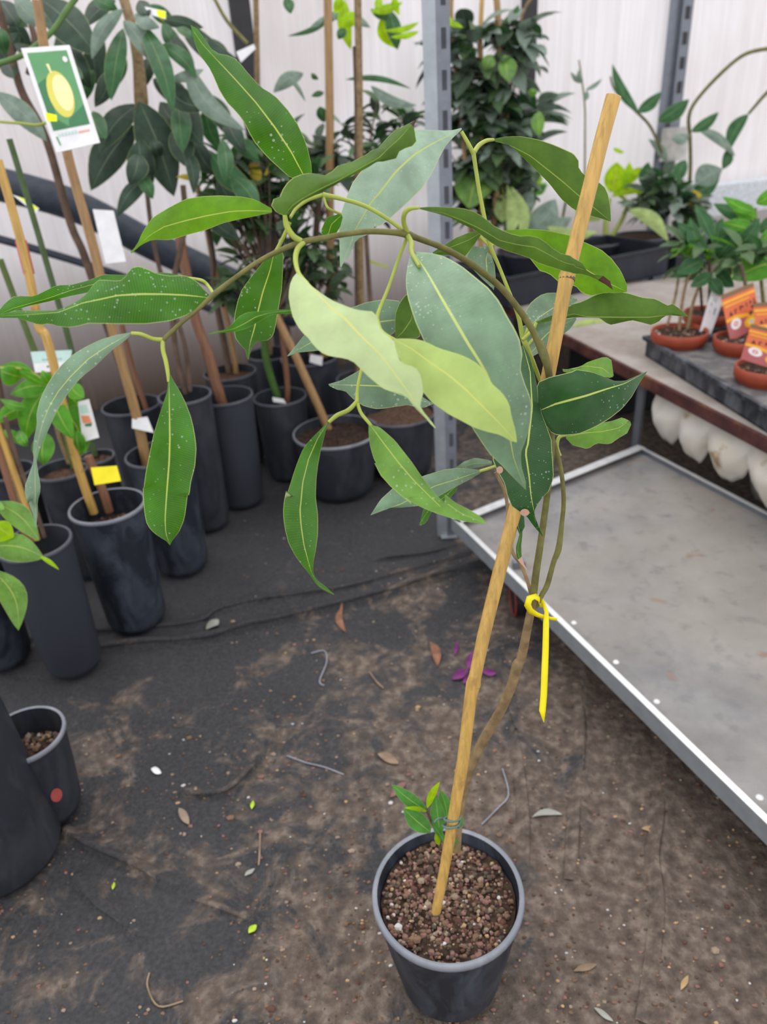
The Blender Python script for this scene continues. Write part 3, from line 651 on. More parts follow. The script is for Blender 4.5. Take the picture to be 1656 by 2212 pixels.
px_leaf(plant, M['mid'], 'X 592 545 F 720 180 660 360 620 520 590 660 550 800 535 930', 'X 588 546 F 710 40 640 130 560 230 480 340 450 420 425 520 415 600 415 690 430 760 480 820 510 850 530 930', 'X 597 545 F 830 0 835 60 830 200 820 350 790 520 770 640 750 730 700 770 600 780 560 850 540 935', (.67, .70, .70), .2, seed=21)
px_leaf(plant, M['deepg'], 'F 910 515 800 525 700 540 600 570 500 630 420 670 340 690 200 713', 'F 910 508 800 508 680 522 620 525 530 530 460 565 400 630 340 680 200 708', 'F 910 545 800 545 740 550 680 578 620 615 520 670 430 695 340 702 200 718', (.68, .655, .64), .3, seed=22)
px_leaf(plant, M['gray'], 'X 868 690 830 694 760 705 690 730 620 768', 'X 866 688 862 650 830 646 790 653 750 668 700 695 658 722 640 745 620 769', 'X 866 692 850 720 800 745 750 762 690 757 640 762 621 770', (.74, .72), .2, seed=23)
px_leaf(plant, M['under'], 'G 210 715 260 670 330 570 350 480', 'G 205 713 195 600 205 500 240 420 300 345 350 470', 'G 215 718 400 715 400 620 380 540 355 480', (.71, .73), .1, seed=24, n=14)
px_leaf(plant, M['gray'], 'F 1220 1146 1500 1152 1656 1157 G 100 1120 250 1180 510 1250', 'F 1220 1142 1330 1110 1420 1060 1500 1015 1600 1020 G 100 1040 300 1120 508 1248', 'F 1225 1158 1290 1190 1360 1200 1410 1250 1440 1280 1520 1330 1600 1350 G 30 1293 100 1290 200 1275 300 1260 360 1275 430 1285 510 1253', (.75, .73, .75), .2, seed=25)
px_leaf(plant, M['mid'], 'F 1228 1452 1130 1600 1050 1780 1000 1980 980 2200 J 975 180 985 330 1010 500 1050 650 1080 760 1150 860 1266 922', 'F 1222 1455 1150 1530 1080 1600 1010 1680 970 1770 930 1880 890 2010 850 2130 J 860 30 840 130 832 230 845 350 880 490 940 600 1000 680 1070 765 1105 830 1180 892 1265 926',
        'F 1232 1458 1200 1520 1180 1600 1150 1720 1130 1830 1115 1950 1110 2100 J 1110 100 1130 250 1130 400 1110 550 1090 650 1088 750 1122 800 1200 860 1267 920', (.68, .67, .69), .3, seed=26, n=36)
px_leaf(plant, M['mid2'], 'F 1563 1482 G 20 1450 100 1560 230 1730 350 1870 480 2000 590 2108 K 620 140 750 230 935 300', 'F 1560 1488 1560 1560 1575 1680 1610 1790 1656 1870 G 30 1730 80 1830 160 1920 250 2000 350 2080 K 260 80 350 140 450 190 560 230 680 270 800 295 932 306',
        'F 1568 1480 1656 1515 G 60 1430 110 1470 200 1550 270 1640 340 1730 400 1820 460 1900 540 2000 620 2070 K 600 60 680 130 800 190 900 250 937 297', (.68, .64, .63), .2, seed=27, n=32)
px_leaf(plant, M['gray'], 'X 1036 1018 G 800 1830 700 1865 520 1920 250 2065 K 0 238', 'X 1036 1015 G 800 1778 700 1772 600 1785 450 1830 190 1930 80 2030 K 0 236', 'X 1037 1022 G 800 1870 700 1920 560 2000 K 400 160 250 175 130 178 50 208 K 2 240', (.93, .90), .3, seed=28, label='grey-green leaf low behind the hanging leaves')
px_leaf(plant, M['gray'], 'X 1062 1000 G 850 1735 750 1760 690 1775', 'X 1062 996 G 950 1705 850 1690 760 1720 690 1772', 'X 1062 1003 G 900 1760 800 1780 695 1780', (.95, .95), .2, seed=29, n=12)
px_leaf(plant, M['mid'], 'X 985 1050 958 1075 930 1095 905 1133', 'X 982 1046 950 1065 K 430 190 395 318', 'X 988 1055 965 1085 K 490 210 455 300 400 322', (.95, .94), .2, seed=30, n=12)
px_leaf(plant, M['deepg'], 'F 235 412 100 395 0 385 E 1400 375 1200 375 1000 385 850 420 700 450 500 530 250 550 -30 565', 'F 232 408 150 330 90 260 0 215 E 1440 220 1330 200 1250 160 1190 135 1130 145 1090 190 1060 240 1020 265 900 255 830 255 790 300 740 370 650 440 550 490 470 515 300 515 150 515 -30 555',
        'F 230 420 170 440 100 500 0 560 E 1450 605 1250 630 1000 630 750 625 660 650 580 660 490 650 420 625 340 640 230 605 150 580 -30 578', (.65, .64, .66), .35, seed=31, n=44, ripple=.002, label='large glossy bright leaf reaching left with a ruffled edge')
px_leaf(plant, M['deepg'], 'X 404 600 E 1400 215 1100 250 800 290 600 345 400 415 240 460 100 500 -30 560', 'X 404 597 E 1400 190 1200 200 1060 213 880 208 750 260 600 298 480 300 380 350 290 395 170 392 100 400 30 465 -30 545', 'X 404 604 E 1300 260 1060 270 740 365 600 392 400 442 260 472 200 490 100 525 -30 565', (.67, .72, .70), .3, seed=32, n=34)
px_leaf(plant, M['gray'], 'E 1115 705 900 830 750 930 600 1080 500 1200 420 1330 360 1480 310 1680 298 1800 300 2000 300 2200 I 305 150 305 355', 'E 1110 702 1000 720 850 765 720 830 620 890 530 970 450 1070 390 1170 340 1270 310 1400 315 1480 290 1600 280 1700 290 1800 250 1900 215 2000 210 2080 240 2170 I 220 50 245 150 285 250 302 356',
        'E 1118 710 1080 760 980 830 880 920 800 1000 720 1060 650 1130 580 1220 520 1310 470 1400 430 1490 390 1580 340 1690 310 1790 325 1900 345 2000 340 2100 I 335 60 320 150 320 250 308 356', (.64, .63, .66), .3, seed=33, n=40, label='drooping grey-green leaf, narrow and twisted at its tip')
px_leaf(plant, M['deepg'], 'E 1438 1050 1440 1300 1445 1600 1440 1800 1425 2000 1410 2208 I 1405 280 1410 400 1447 502', 'E 1432 1060 1425 1200 1360 1400 1310 1560 1270 1750 1240 1900 1220 2050 I 1216 0 1218 100 1230 230 1250 330 1310 400 1370 440 1410 462 1445 502',
        'E 1442 1045 1480 1120 1530 1200 1580 1300 1625 1420 1652 1530 1668 1640 1672 1700 1660 1850 1628 1960 1610 2100 I 1600 50 1585 180 1570 280 1530 380 1470 460 1449 500', (.65, .65, .67), .15, seed=34, n=36)
px_leaf(plant, M['under'], 'X 1157 698 G 1420 585 1550 540 1656 520 H 200 545 500 550 700 548 850 530 1018 541', 'X 1156 696 G 1400 560 1500 520 1600 460 1656 450 H 40 450 150 420 230 380 330 335 450 335 530 350 640 385 750 395 810 430 850 450 890 435 950 480 1018 539',
        'X 1157 700 G 1400 592 1500 572 1656 548 H 150 548 300 552 340 590 390 610 470 590 560 570 640 590 720 612 780 580 820 537 900 527 1018 543', (.82, .85, .84), .4, seed=35, n=36)
px_leaf(plant, M['gray'], 'X 1140 708 1165 685 1195 665 1245 645', 'X 1139 706 G 1250 530 1290 440 1370 370 1450 345 1540 350 1656 370 H 60 365 110 410', 'X 1142 710 1165 695 1195 685 H 50 455 X 1247 650', (.83, .90), .2, seed=36, n=14)
px_leaf(plant, M['gray'], 'X 1137 770 G 1340 800 1400 720 1480 640 1600 590 H 100 560', 'X 1136 768 G 1215 690 1215 620 1300 605 1400 590 1500 575 1600 560 H 110 548', 'X 1140 771 G 1310 870 1400 820 1500 740 1600 660 H 60 640 110 560', (.84, .88), .2, seed=37, n=16)
px_leaf(plant, M['mid'], 'X 738 464 715 485 705 520', 'X 735 461 705 470 692 500 702 522', 'X 740 470 735 490 722 510 706 522', (.70, .73), .2, seed=38, n=10)
# dried bites on margins
for q, d in (((1076, 1015), .76), ((1130, 1107), .775)):
    mb = MB(); mb.lathe((0, 0, 0), [(.0001, 0), (.0024, .0001), (.0034, 0)], 12)
    c = P(q[0]+3, q[1], d-.002); mb.v = [c+v.x*RT*(1.4 if q[0] > 1100 else 1)+v.y*UP*1.1-v.z*FW for v in mb.v]; mb.build('leaf_scar', M['bitten'], plant)
# seedling sprout growing in the same pot
spr = thing('seedling', G(950, 1828, SZ), 'small green seedling sprouting beside the stake in the main black pot', 'seedling')
px_tube(spr, 'stem', [(952, 1832, 1.12, 3.5), (943, 1800, 1.105, 3.5), (930, 1770, 1.09, 3), (919, 1745, 1.08, 3)], M['stemb'], 6)
def spx(b, t, w, mat, d0, d1, bow=0, sag=0):
    mb = MB(); s_leaf(mb, b, t, w, d0, d1, bow, sag=sag, fold=.15); mb.build('leaf', mat, spr)
M['sprout'] = leafmat('leaf_sprout', (.10, .30, .07, 1), (.2, .4, .12, 1), spots=0, trans=.3, lat=.05)
spx((922, 1752), (845, 1694), 30, M['sprout'], 1.08, 1.05, -.03); spx((930, 1798), (871, 1746), 40, M['sprout'], 1.09, 1.05, -.02)
spx((922, 1746), (950, 1688), 16, M['bglime'], 1.08, 1.05, -.05); spx((922, 1753), (873, 1745), 10, M['bglime'], 1.075, 1.045, .05)
spx((950, 1805), (940, 1716), 32, M['sprout'], 1.10, 1.07); spx((966, 1770), (950, 1706), 26, M['sprout'], 1.10, 1.08, .05)
spx((962, 1822), (932, 1775), 16, M['sprout'], 1.11, 1.08); spx((985, 1790), (1001, 1768), 14, M['sprout'], 1.12, 1.1); spx((960, 1835), (990, 1812), 16, M['sprout'], 1.12, 1.11)
spx((948, 1826), (940, 1800), 12, M['bglime'], 1.11, 1.09)
# green tie wire near the foot of the stake
mb = MB()
for dy in (0, 14):
    c = P(977+(-dy*.2), 1776+dy, Sd(1780)); mb.tube([c+.0115*(math.cos(a*.63)*RT+math.sin(a*.63)*FW)+UP*.0008*a for a in range(11)], .0018, 6)
mb.tube([P(965, 1772, 1.06), P(948, 1768, 1.05), P(938, 1776, 1.05)], .0018, 6)
M['wire'] = plain('tie_wire_grey_green', (.12, .20, .17, 1), .5)
tag(mb.build('tie_wire', M['wire']), 'grey-green tie wire wound low around the yellow bamboo stake', 'wire tie')
# yellow plastic tie
def ribbon(mb, pts, mi=0):
    """pts: px, py, depth, half-width px, depth tilt"""
    rows = []; n = len(pts)
    for i, (x, y, d, w, tl) in enumerate(pts):
        x0, y0 = pts[max(i-1, 0)][:2]; x1, y1 = pts[min(i+1, n-1)][:2]; L = math.hypot(x1-x0, y1-y0) or 1
        nx, ny = -(y1-y0)/L, (x1-x0)/L
        rows.append([P(x-nx*w, y-ny*w, d-tl), P(x, y, d), P(x+nx*w, y+ny*w, d+tl)])
    mb.grid(rows, mi=mi)
tie = thing('plant_tie', P(1165, 1320, .94), 'bright yellow plastic tie looped round the stems, its long end hanging down', 'plant tie')
mb = MB()
ribbon(mb, [(1168, 1312, .955, 2, .003), (1166, 1296, .945, 5, .004), (1155, 1288, .93, 6, .004), (1143, 1293, .925, 7, .004), (1139, 1307, .925, 7, .004), (1146, 1320, .93, 6, .003), (1160, 1328, .935, 4.5, .002), (1178, 1334, .935, 3.5, .001), (1203, 1338, .93, 2.5, .001)])
mb.build('loop', M['yellow'], tie, thick=.0012)
mb = MB(); ribbon(mb, [(1166, 1292, .948, 3, .002), (1174, 1305, .94, 3.5, .002), (1180, 1322, .93, 4, .002), (1179, 1345, .93, 6.5, 0), (1178, 1400, .93, 6.8, 0), (1176, 1450, .93, 7, 0), (1174, 1500, .93, 7, 0), (1171, 1535, .93, 7, 0), (1174, 1560, .93, .6, 0)])
mb.build('hanging_end', M['yellow'], tie, thick=.0012)

# ------------------------------------------------------------------ trolley shelf and post
zt = .165
cA = G(978, 1122, zt); cB = G(1378, 962, zt); cC = G(1656, 1106, zt); cD = G(1656, 1782, zt)
dl = (cD-cA).normalized(); dr = (cC-cB).normalized()
cD = cA+dl*1.75; cC = cB+dr*1.75
rack = thing('shelf_rack', (cA.x, cA.y, 0), 'low galvanised metal shelf with stained grey panel and one tall slotted post', 'shelf rack')
m = NM('shelf_sheet_stained'); n1 = m.noise(5, 6, .65); n2 = m.noise(22, 5, .6); n3 = m.noise(2.2, 3)
c = m.ramp(n1, [(.3, (.15, .147, .15, 1)), (.55, (.25, .24, .238, 1)), (.75, (.33, .315, .31, 1))])
c = m.mix(m.ramp(n3, [(.45, 0.0), (.65, .5)]), c, (.29, .255, .21, 1)); c = m.mix(m.ramp(n2, [(.55, 0.0), (.72, .6)]), c, (.13, .125, .13, 1))
c = m.mix(m.ramp(m.noise(11, 2), [(.70, 0.0), (.74, .6)]), c, (.26, .15, .09, 1))
m.col(c, .55, .35); M['sheet'] = m.m
mb = MB(); hN = Vector((0, 0, 1)); s1 = [(cA+dr*.0), cB, cC, cD]
mb.add([v-hN*.02 for v in (cA, cB, cC, cD)]+[v-hN*.03 for v in (cA, cB, cC, cD)], [(0, 3, 2, 1), (4, 5, 6, 7)]); mb.build('shelf_panel', M['sheet'], rack, smooth=False)
def rail(a, b, inward, h=.042, w=.012, mat='galv', topmat='galvl', name='rail'):
    a, b = Vector(a), Vector(b); t = b-a; inn = Vector(inward).normalized()
    mb = MB(); mb.box(a-hN*h, t, inn*.004, (0, 0, h), 0); mb.box(a-hN*.001, t, inn*w, (0, 0, .003), 1)  # top strip in paler steel: light from above put into the colour
    return mb.build(name, [M[mat], M[topmat]], rack, smooth=False)
rail(cA-dl*.01, cD, Vector((-dl.y, dl.x, 0))*1, h=.040, w=.014)
rail(cA, cB, -Vector((-(cB-cA).y, (cB-cA).x, 0)), h=.030, w=.030)
rail(cB, cC, Vector((dr.y, -dr.x, 0)), h=.020, w=.011, mat='galvd')
for k, (sx, sy) in enumerate(((1239, 1345), (1330, 1430), (1418, 1515), (1640, 1722))):
    mb = MB(); c = G(sx, sy, zt+.002); mb.lathe(c, [(.0005, 0.004), (.005, .003), (.007, 0)], 14); mb.build('bolt', M['galvl'], rack)
# post
pf = G(966, 1160); mb = MB()
e1 = Vector((math.cos(math.radians(160)), math.sin(math.radians(160)), 0)); 
e1 = Vector((-.80, -.25, 0)).normalized()*.040; e2 = Vector((.80, -.36, 0)).normalized()*.040; o = Vector((pf.x, pf.y, 0))
nn1 = Vector((e1.y, -e1.x, 0)).normalized()
e1 = Vector((-.85, .30, 0)).normalized()*.032; e2 = Vector((.95, .15, 0)).normalized()*.034
mb.box(o, e1, Vector((0, .004, 0)), (0, 0, 1.9), 0); mb.box(o, e2, Vector((0, .004, 0)), (0, 0, 1.9), 1)  # same steel angle, shade of the slotted face put into its darker colour
z = .06
while z < 1.85:
    mb.box(o+e2*.38+Vector((0, -.001, z)), e2*.34, Vector((0, .0008, 0)), (0, 0, .042), 2); z += .085
mb.box(o+Vector((-.02, -.012, 0)), (.05, 0, 0), (0, .03, 0), (0, 0, .004), 0)
M['slot'] = plain('slot_dark', (.06, .065, .08, 1), .8)
mb.build('slotted_post', [M['galv'], M['galvd'], M['slot']], rack, smooth=False)
mb = MB(); wc = G(1118, 1292, .045); mb.tube([wc-Vector((.012, 0, 0)), wc+Vector((.012, 0, 0))], .045, 20, smooth=False); w_ = mb.build('wheel', M['black'], rack)
mb = MB(); mb.tube([wc+.046*Vector((0, math.cos(a), math.sin(a)))-Vector((.013, 0, 0)) for a in [k*.33 for k in range(20)]], .003, 6); M['redring'] = plain('wheel_ring_red', (.25, .03, .03, 1), .6); mb.build('wheel_ring', M['redring'], w_)
mb = MB(); mb.box(wc+Vector((-.016, -.01, .03)), (.032, 0, 0), (0, .02, 0), (0, 0, zt-.075)); mb.build('wheel_bracket', M['galvd'], rack, smooth=False)

# ------------------------------------------------------------------ bench (table) on the right
ZT = .40
tA = G(1078, 652, ZT); tB = G(1656, 948, ZT); du = (tB-tA).normalized(); dn = Vector((-du.y, du.x, 0)); tA2 = tA-du*.0; tLen = 2.9; tWid = 1.5
bench = thing('bench', (tA.x, tA.y, 0), 'long plant bench with pale board top and rusty red-brown steel edge', 'bench')
m = NM('bench_board'); n1 = m.noise(6, 6, .6); n2 = m.noise(40, 4)
m.col(m.mix(m.ramp(n2, [(.6, 0.0), (.75, .4)]), m.ramp(n1, [(.3, (.27, .22, .185, 1)), (.7, (.46, .42, .395, 1))]), (.2, .15, .11, 1)), .75, .3); M['board'] = m.m
mb = MB(); mb.box(tA2-hN*.022+dn*.006, du*tLen, dn*tWid, (0, 0, .022)); mb.build('board', M['board'], bench, smooth=False)
mb = MB(); mb.box(tA2-hN*.035-dn*.008, du*tLen, dn*.014, (0, 0, .040)); mb.box(tA2-hN*.035, du*.014, dn*tWid, (0, 0, .034)); mb.build('steel_edge', M['rust'], bench, smooth=False, bevel=.002)
def legat(px, py):
    g = G(px, py, ZT); mb = MB(); mb.box(Vector((g.x, g.y, 0))+dn*.006, du*.035, dn*.004, (0, 0, ZT-.035)); mb.box(Vector((g.x, g.y, 0))+dn*.006, du*.004, dn*.035, (0, 0, ZT-.035)); mb.build('leg', M['galvd'], bench, smooth=False)
legat(1376, 802); legat(1090, 660)
# gathered white cloth hanging under the bench edge
mb = MB(); rows = []
s0 = (G(1385, 812, ZT)-tA).dot(du)
N = 150
for i in range(N+1):
    s = s0+.02+(tLen-s0-.1)*i/N; row = []
    bul = abs(math.sin(s*17+math.sin(s*5)*1.2))**.6
    dropz = .10+.085*bul+.02*noise.noise(Vector((s*30, 0, 0)))
    for j in range(13):
        t = j/12; out = .02+.05*math.sin(math.pi*t)*(.25+.75*bul)+.008*noise.noise(Vector((s*28, t*5, 2)))
        row.append(tA+du*s+dn*(.075-out)+Vector((0, 0, -.03-dropz*t)))
    rows.append(row)
mb.grid(rows)
m = NM('cloth_white_stained'); n1 = m.noise(12, 4); m.col(m.ramp(n1, [(.35, (.60, .57, .53, 1)), (.6, (.62, .58, .5, 1)), (.72, (.33, .22, .12, 1))]), .9, .1); M['cloth'] = m.m
o = mb.build('gathered_cloth', M['cloth'], thick=.002); tag(o, 'dirty white gathered cloth hanging under the rusty bench edge', 'cloth')
# black crate on the ground under the bench end
mb = MB(); c = G(1235, 840, 0); mb.box(c-du*.05, du*.42, dn*.30, (0, 0, .26)); tag(mb.build('storage_crate', M['black'], smooth=False, bevel=.01), 'black crate in the dark under the far end of the bench', 'crate')
# crumpled plastic on the ground right
mb = MB(); rows = []; c = G(1668, 1110, 0)+Vector((.02, .1, 0))
for i in range(22):
    row = []
    for j in range(22):
        a = 2*math.pi*j/21; t = i/21; r = .11*math.sin(math.pi*(.12+.86*t)*.5+.0)*(1+.25*noise.noise(Vector((math.cos(a)*2, math.sin(a)*2, t*3))))*(1-t*.55)
        r += .012*noise.noise(Vector((math.cos(a)*9, math.sin(a)*9, t*7)))
        row.append(c+Vector((r*math.cos(a), r*math.sin(a), .24*t+.012*noise.noise(Vector((a*2, t*6, 1)))*t)))
    rows.append(row)
mb.grid(rows); M['plastic'] = plain('plastic_sheet', (.55, .53, .50, 1), .35, .5)
tag(mb.build('plastic_bag', M['plastic']), 'crumpled whitish plastic bag on the ground at the right edge', 'bag')

# ------------------------------------------------------------------ trays
def tray(name, o, a, b, h, label, mat, cat='tray', group=None):
    """o corner on the bench, a/b edge vectors"""
    t = thing(name, o, label, cat, group); ah = a.normalized(); bh = b.normalized(); mb = MB(); th = .006
    mb.box(o, a, b, (0, 0, .006))
    for s, e, n in ((o, a, bh), (o+b-bh*th, a, bh), (o, b, ah), (o+a-ah*th, b, ah)): mb.box(s, e, n*th, (0, 0, h))
    mb.build('tray_body', mat, t, smooth=False)
    mb = MB(); l = .012
    for s, e, n in ((o-ah*l, a+ah*2*l, -bh), (o+b-ah*l, a+ah*2*l, bh), (o, b, -ah), (o+a, b, ah)): mb.box(s+hN*(h-.012), e, n*l, (0, 0, .014))
    mb.build('tray_lip', mat, t, smooth=False, bevel=.002); return t
M['traydust'] = potmat('tray_black_dusty', (.020, .024, .032, 1), (.30, .32, .36, 1), .5)
M['trayblack'] = potmat('tray_black', (.020, .023, .033, 1), (.05, .055, .08, 1), .4)
c0 = G(1397, 728, ZT+.066); c1 = G(1656, 880, ZT+.066); c0.z = c1.z = ZT; ta = (c1-c0).normalized(); tb = Vector((-ta.y, ta.x, 0))
ct = tray('carry_tray', c0+hN*.001, ta*.95, tb*.40, .066, 'dusty black carry tray holding the terracotta pots on the bench', M['traydust'])
mb = MB(); mb.box(c0+hN*.052+ta*.004+tb*.004, ta*.94, tb*.392, (0, 0, .004)); M['traytop'] = potmat('tray_top_grey', (.10, .10, .105, 1), (.30, .29, .28, 1), .9); mb.build('tray_top', M['traytop'], ct, smooth=False)
f0 = G(1096, 668, ZT); f1 = G(1440, 592, ZT); fa = (f1-f0).normalized(); fb = Vector((-fa.y, fa.x, 0))
tray('carry_tray', f0+hN*.001, fa*(f1-f0).length, fb*.42, .135, 'clean black tray of foliage plants across the far end of the bench', M['trayblack'])
g0 = f1+fa*.05+hN*.001
tray('carry_tray', g0, fa*.5, fb*.36, .075, 'second black tray at the far end of the bench, beside the first', M['trayblack'])

# ------------------------------------------------------------------ terracotta pots, labels, cards
M['terra'] = plain('terracotta_plastic', (.33, .062, .030, 1), .5, .35, var=.08)
def terra(px, py, w, z, label, seed):
    c = G(px, py, z+.095); d = proj(c)[2]; r = w/2*d/FPX; c = Vector((c.x, c.y, z))
    t = thing('terracotta_pot', c, label, 'potted seedling', 'terracotta pots in the dusty tray')
    prof, rimp, inn = pot_mesh(c, r, .095, taper=.72, rounded=.006, lip=.002, rimh=.03)
    mb = MB(); mb.lathe(c, prof); mb.lathe(c, inn); mb.lathe(c, rimp); mb.build('pot', M['terra'], t)
    make_soil(t, c, r-.006, z+.083, M['soil'], seed, 90, gr=(.002, .005)); return t, c, r
t1, tc1, tr1 = terra(1468, 713, 116, ZT+.008, 'terracotta-coloured pot with thin stems and a white label, at the tray corner', 1)
t2, tc2, tr2 = terra(1602, 728, 112, ZT+.008, 'terracotta-coloured pot behind, with an orange sunset card', 2)
t3, tc3, tr3 = terra(1655, 790, 124, ZT+.008, 'terracotta-coloured pot nearest the right edge, with an orange sunset card', 3)
t4, tc4, tr4 = terra(1530, 672, 100, ZT+.008, 'terracotta-coloured pot behind the white label, mostly hidden by leaves', 4)
t5, tc5, tr5 = terra(1652, 690, 104, ZT+.008, 'terracotta-coloured pot at the back of the tray, dark stem in it', 5)
mb = MB(); c = G(1529, 752, ZT+.03); mb.lathe(Vector((c.x, c.y, ZT+.008)), [(.001, .062), (.014, .062), (.022, .02), (.024, 0)], 16); tag(mb.build('tray_peg', M['black']), 'black cone peg of the tray between two terracotta pots', 'tray peg')
# thin seedling stems and dark wavy foliage (each its own plant)
def pxlist(name, parent, mat, leaves, d0, jit=.02, each=True, fold=.25, peak=.45, dd=None):
    mb = MB(); rnd = random.Random(len(leaves)*7+int(d0*100))
    for L in leaves:
        bx, by, tx, ty, w = L[:5]; bow = L[5] if len(L) > 5 else rnd.uniform(-.1, .1)
        a = d0+rnd.uniform(-jit, jit); b = a+rnd.uniform(-jit, jit)*2
        if each: mb = MB()
        s_leaf(mb, (bx, by), (tx, ty), w, a, b, bow, rnd.uniform(-.2, .2), fold, peak=peak, sag=-rnd.uniform(0, jit))
        if each: mb.build(name, mat, parent)
    if not each: mb.build(name, mat, parent)
dT = proj(tc1)[2]
px_tube(t1, 'stem', [(1466, 715, dT, 4), (1472, 660, dT-.02, 3.5), (1482, 610, dT-.04, 3), (1500, 580, dT-.05, 3)], M['stemt'], 6)
px_tube(t1, 'stem', [(1483, 718, dT, 4), (1495, 660, dT-.02, 3.5), (1508, 620, dT-.04, 3), (1515, 590, dT-.05, 3)], M['stemt'], 6)
px_tube(t1, 'stem', [(1440, 705, dT+.02, 3), (1458, 640, dT, 3), (1466, 590, dT, 2.5)], M['stemt'], 6)
cof = [(1515, 540, 1475, 505, 34), (1520, 560, 1460, 590, 34), (1530, 550, 1490, 470, 34), (1545, 560, 1600, 500, 40), (1515, 585, 1445, 600, 24), (1540, 590, 1490, 620, 28), (1550, 580, 1585, 620, 36), (1550, 540, 1560, 470, 36),
       (1520, 520, 1462, 480, 30), (1560, 560, 1620, 545, 34), (1530, 600, 1560, 640, 30), (1500, 560, 1470, 540, 30), (1580, 540, 1640, 470, 36), (1540, 520, 1500, 440, 30), (1510, 570, 1480, 575, 34)]
mb = MB(); cluster(mb, P(1530, 545, dT), (.11, .09, .08), 40, .095, .036, 17, (0, 1)); mb.build('foliage', [M['bggreen'], M['bgfresh']], t4)
pxlist('leaf', t4, M['bggreen'], cof, dT-.03, .03, fold=-.3)
px_tube(t4, 'stem', [(1530, 672, proj(tc4)[2], 4), (1533, 620, dT+.02, 4), (1530, 540, dT, 3)], M['stemb'], 6)
px_tube(t4, 'stem', [(1516, 672, proj(tc4)[2], 3), (1512, 610, dT+.02, 3), (1510, 560, dT, 3)], M['stemb'], 6)
dT3 = proj(tc3)[2]; dT5 = proj(tc5)[2]
px_tube(t5, 'stem', [(1652, 690, dT5, 5), (1645, 620, dT5-.03, 4), (1636, 540, dT5-.05, 4), (1630, 450, dT5-.06, 3.5)], M['stemg'], 8)
pxlist('leaf', t5, M['bgfresh'], [(1700, 560, 1578, 604, 62, .05), (1634, 470, 1580, 445, 38), (1632, 440, 1690, 400, 34), (1640, 500, 1560, 480, 40), (1632, 460, 1560, 425, 26), (1640, 520, 1700, 500, 36)], dT5-.08, .02)
pxlist('leaf', t5, M['bggreen'], [(1634, 480, 1545, 530, 44, .1), (1630, 455, 1540, 440, 36, -.1), (1640, 540, 1590, 560, 30), (1636, 500, 1700, 460, 40)], dT5-.05, .02)
px_tube(t2, 'stem', [(1602, 728, proj(tc2)[2], 4), (1612, 640, proj(tc2)[2]-.02, 4), (1600, 570, proj(tc2)[2]-.04, 3)], M['stemb'], 6)
mb = MB(); cluster(mb, P(1600, 540, proj(tc2)[2]), (.09, .08, .06), 24, .10, .04, 23, (0,)); mb.build('foliage', M['bggreen'], t2)
# card helper: quad in 3-D with flat shapes laid on it
class Card:
    def __init__(s, quad, name, label, cat, base, thick=.0012, group=None):
        s.q = [Vector(p) for p in quad]; pn = (s.q[1]-s.q[0]).cross(s.q[3]-s.q[0]).normalized(); rd = s.q[2]-CP; s.q[2] = CP+rd*((s.q[0]-CP).dot(pn)/rd.dot(pn)); s.n = (s.q[1]-s.q[0]).cross(s.q[3]-s.q[0]).normalized()
        if s.n.dot(CP-s.q[0]) < 0: s.n = -s.n
        s.t = thing(name, s.q[3], label, cat, group); s.k = 0
        mb = MB(); mb.add(s.q+[p-s.n*thick for p in s.q], [(0, 1, 2, 3), (7, 6, 5, 4), (0, 4, 5, 1), (1, 5, 6, 2), (2, 6, 7, 3), (3, 7, 4, 0)])
        s.body = mb.build('card', base, s.t, smooth=False)
    def at(s, u, v, lift): 
        a = s.q[0].lerp(s.q[1], u); b = s.q[3].lerp(s.q[2], u); return a.lerp(b, v)+s.n*lift
    def poly(s, pts, mat, name='print', lift=None):
        s.k += 1; l = .0002+.00012*s.k if lift is None else lift
        mb = MB(); mb.add([s.at(u, v, l) for u, v in pts], [tuple(range(len(pts)))]); return mb.build(name, mat, s.t, smooth=False)
    def multi(s, polys, mat, name='print'):
        s.k += 1; l = .0002+.00012*s.k; mb = MB()
        for pts in polys: mb.add([s.at(u, v, l) for u, v in pts], [tuple(range(len(pts)))])
        return mb.build(name, mat, s.t, smooth=False)
    def disc(s, u, v, ru, rv, mat, name='print', rot=0):
        s.poly([(u+ru*math.cos(a)*math.cos(rot)-rv*math.sin(a)*math.sin(rot), v+ru*math.cos(a)*math.sin(rot)+rv*math.sin(a)*math.cos(rot)) for a in [k*2*math.pi/28 for k in range(28)]], mat, name)
def R_(u0, v0, u1, v1): return [(u0, v0), (u1, v0), (u1, v1), (u0, v1)]
for k, c in dict(cor=(.72, .16, .06, 1), cbrown=(.22, .12, .05, 1), cyel=(.90, .45, .02, 1), cpink=(.45, .12, .12, 1), cdark=(.06, .015, .015, 1), csun=(1.0, .80, .05, 1), cwht=(.85, .78, .78, 1), cred=(.55, .08, .05, 1), cgreen=(.055, .20, .09, 1), cgreen2=(.12, .33, .14, 1), fruit=(.72, .66, .12, 1), fruitl=(.85, .82, .42, 1), cmint=(.50, .70, .66, 1), cgrey=(.30, .36, .36, 1), cblue=(.12, .30, .75, 1), corange=(.80, .30, .15, 1)).items(): M[k] = plain('print_'+k, c, .4, .4, var=.03)
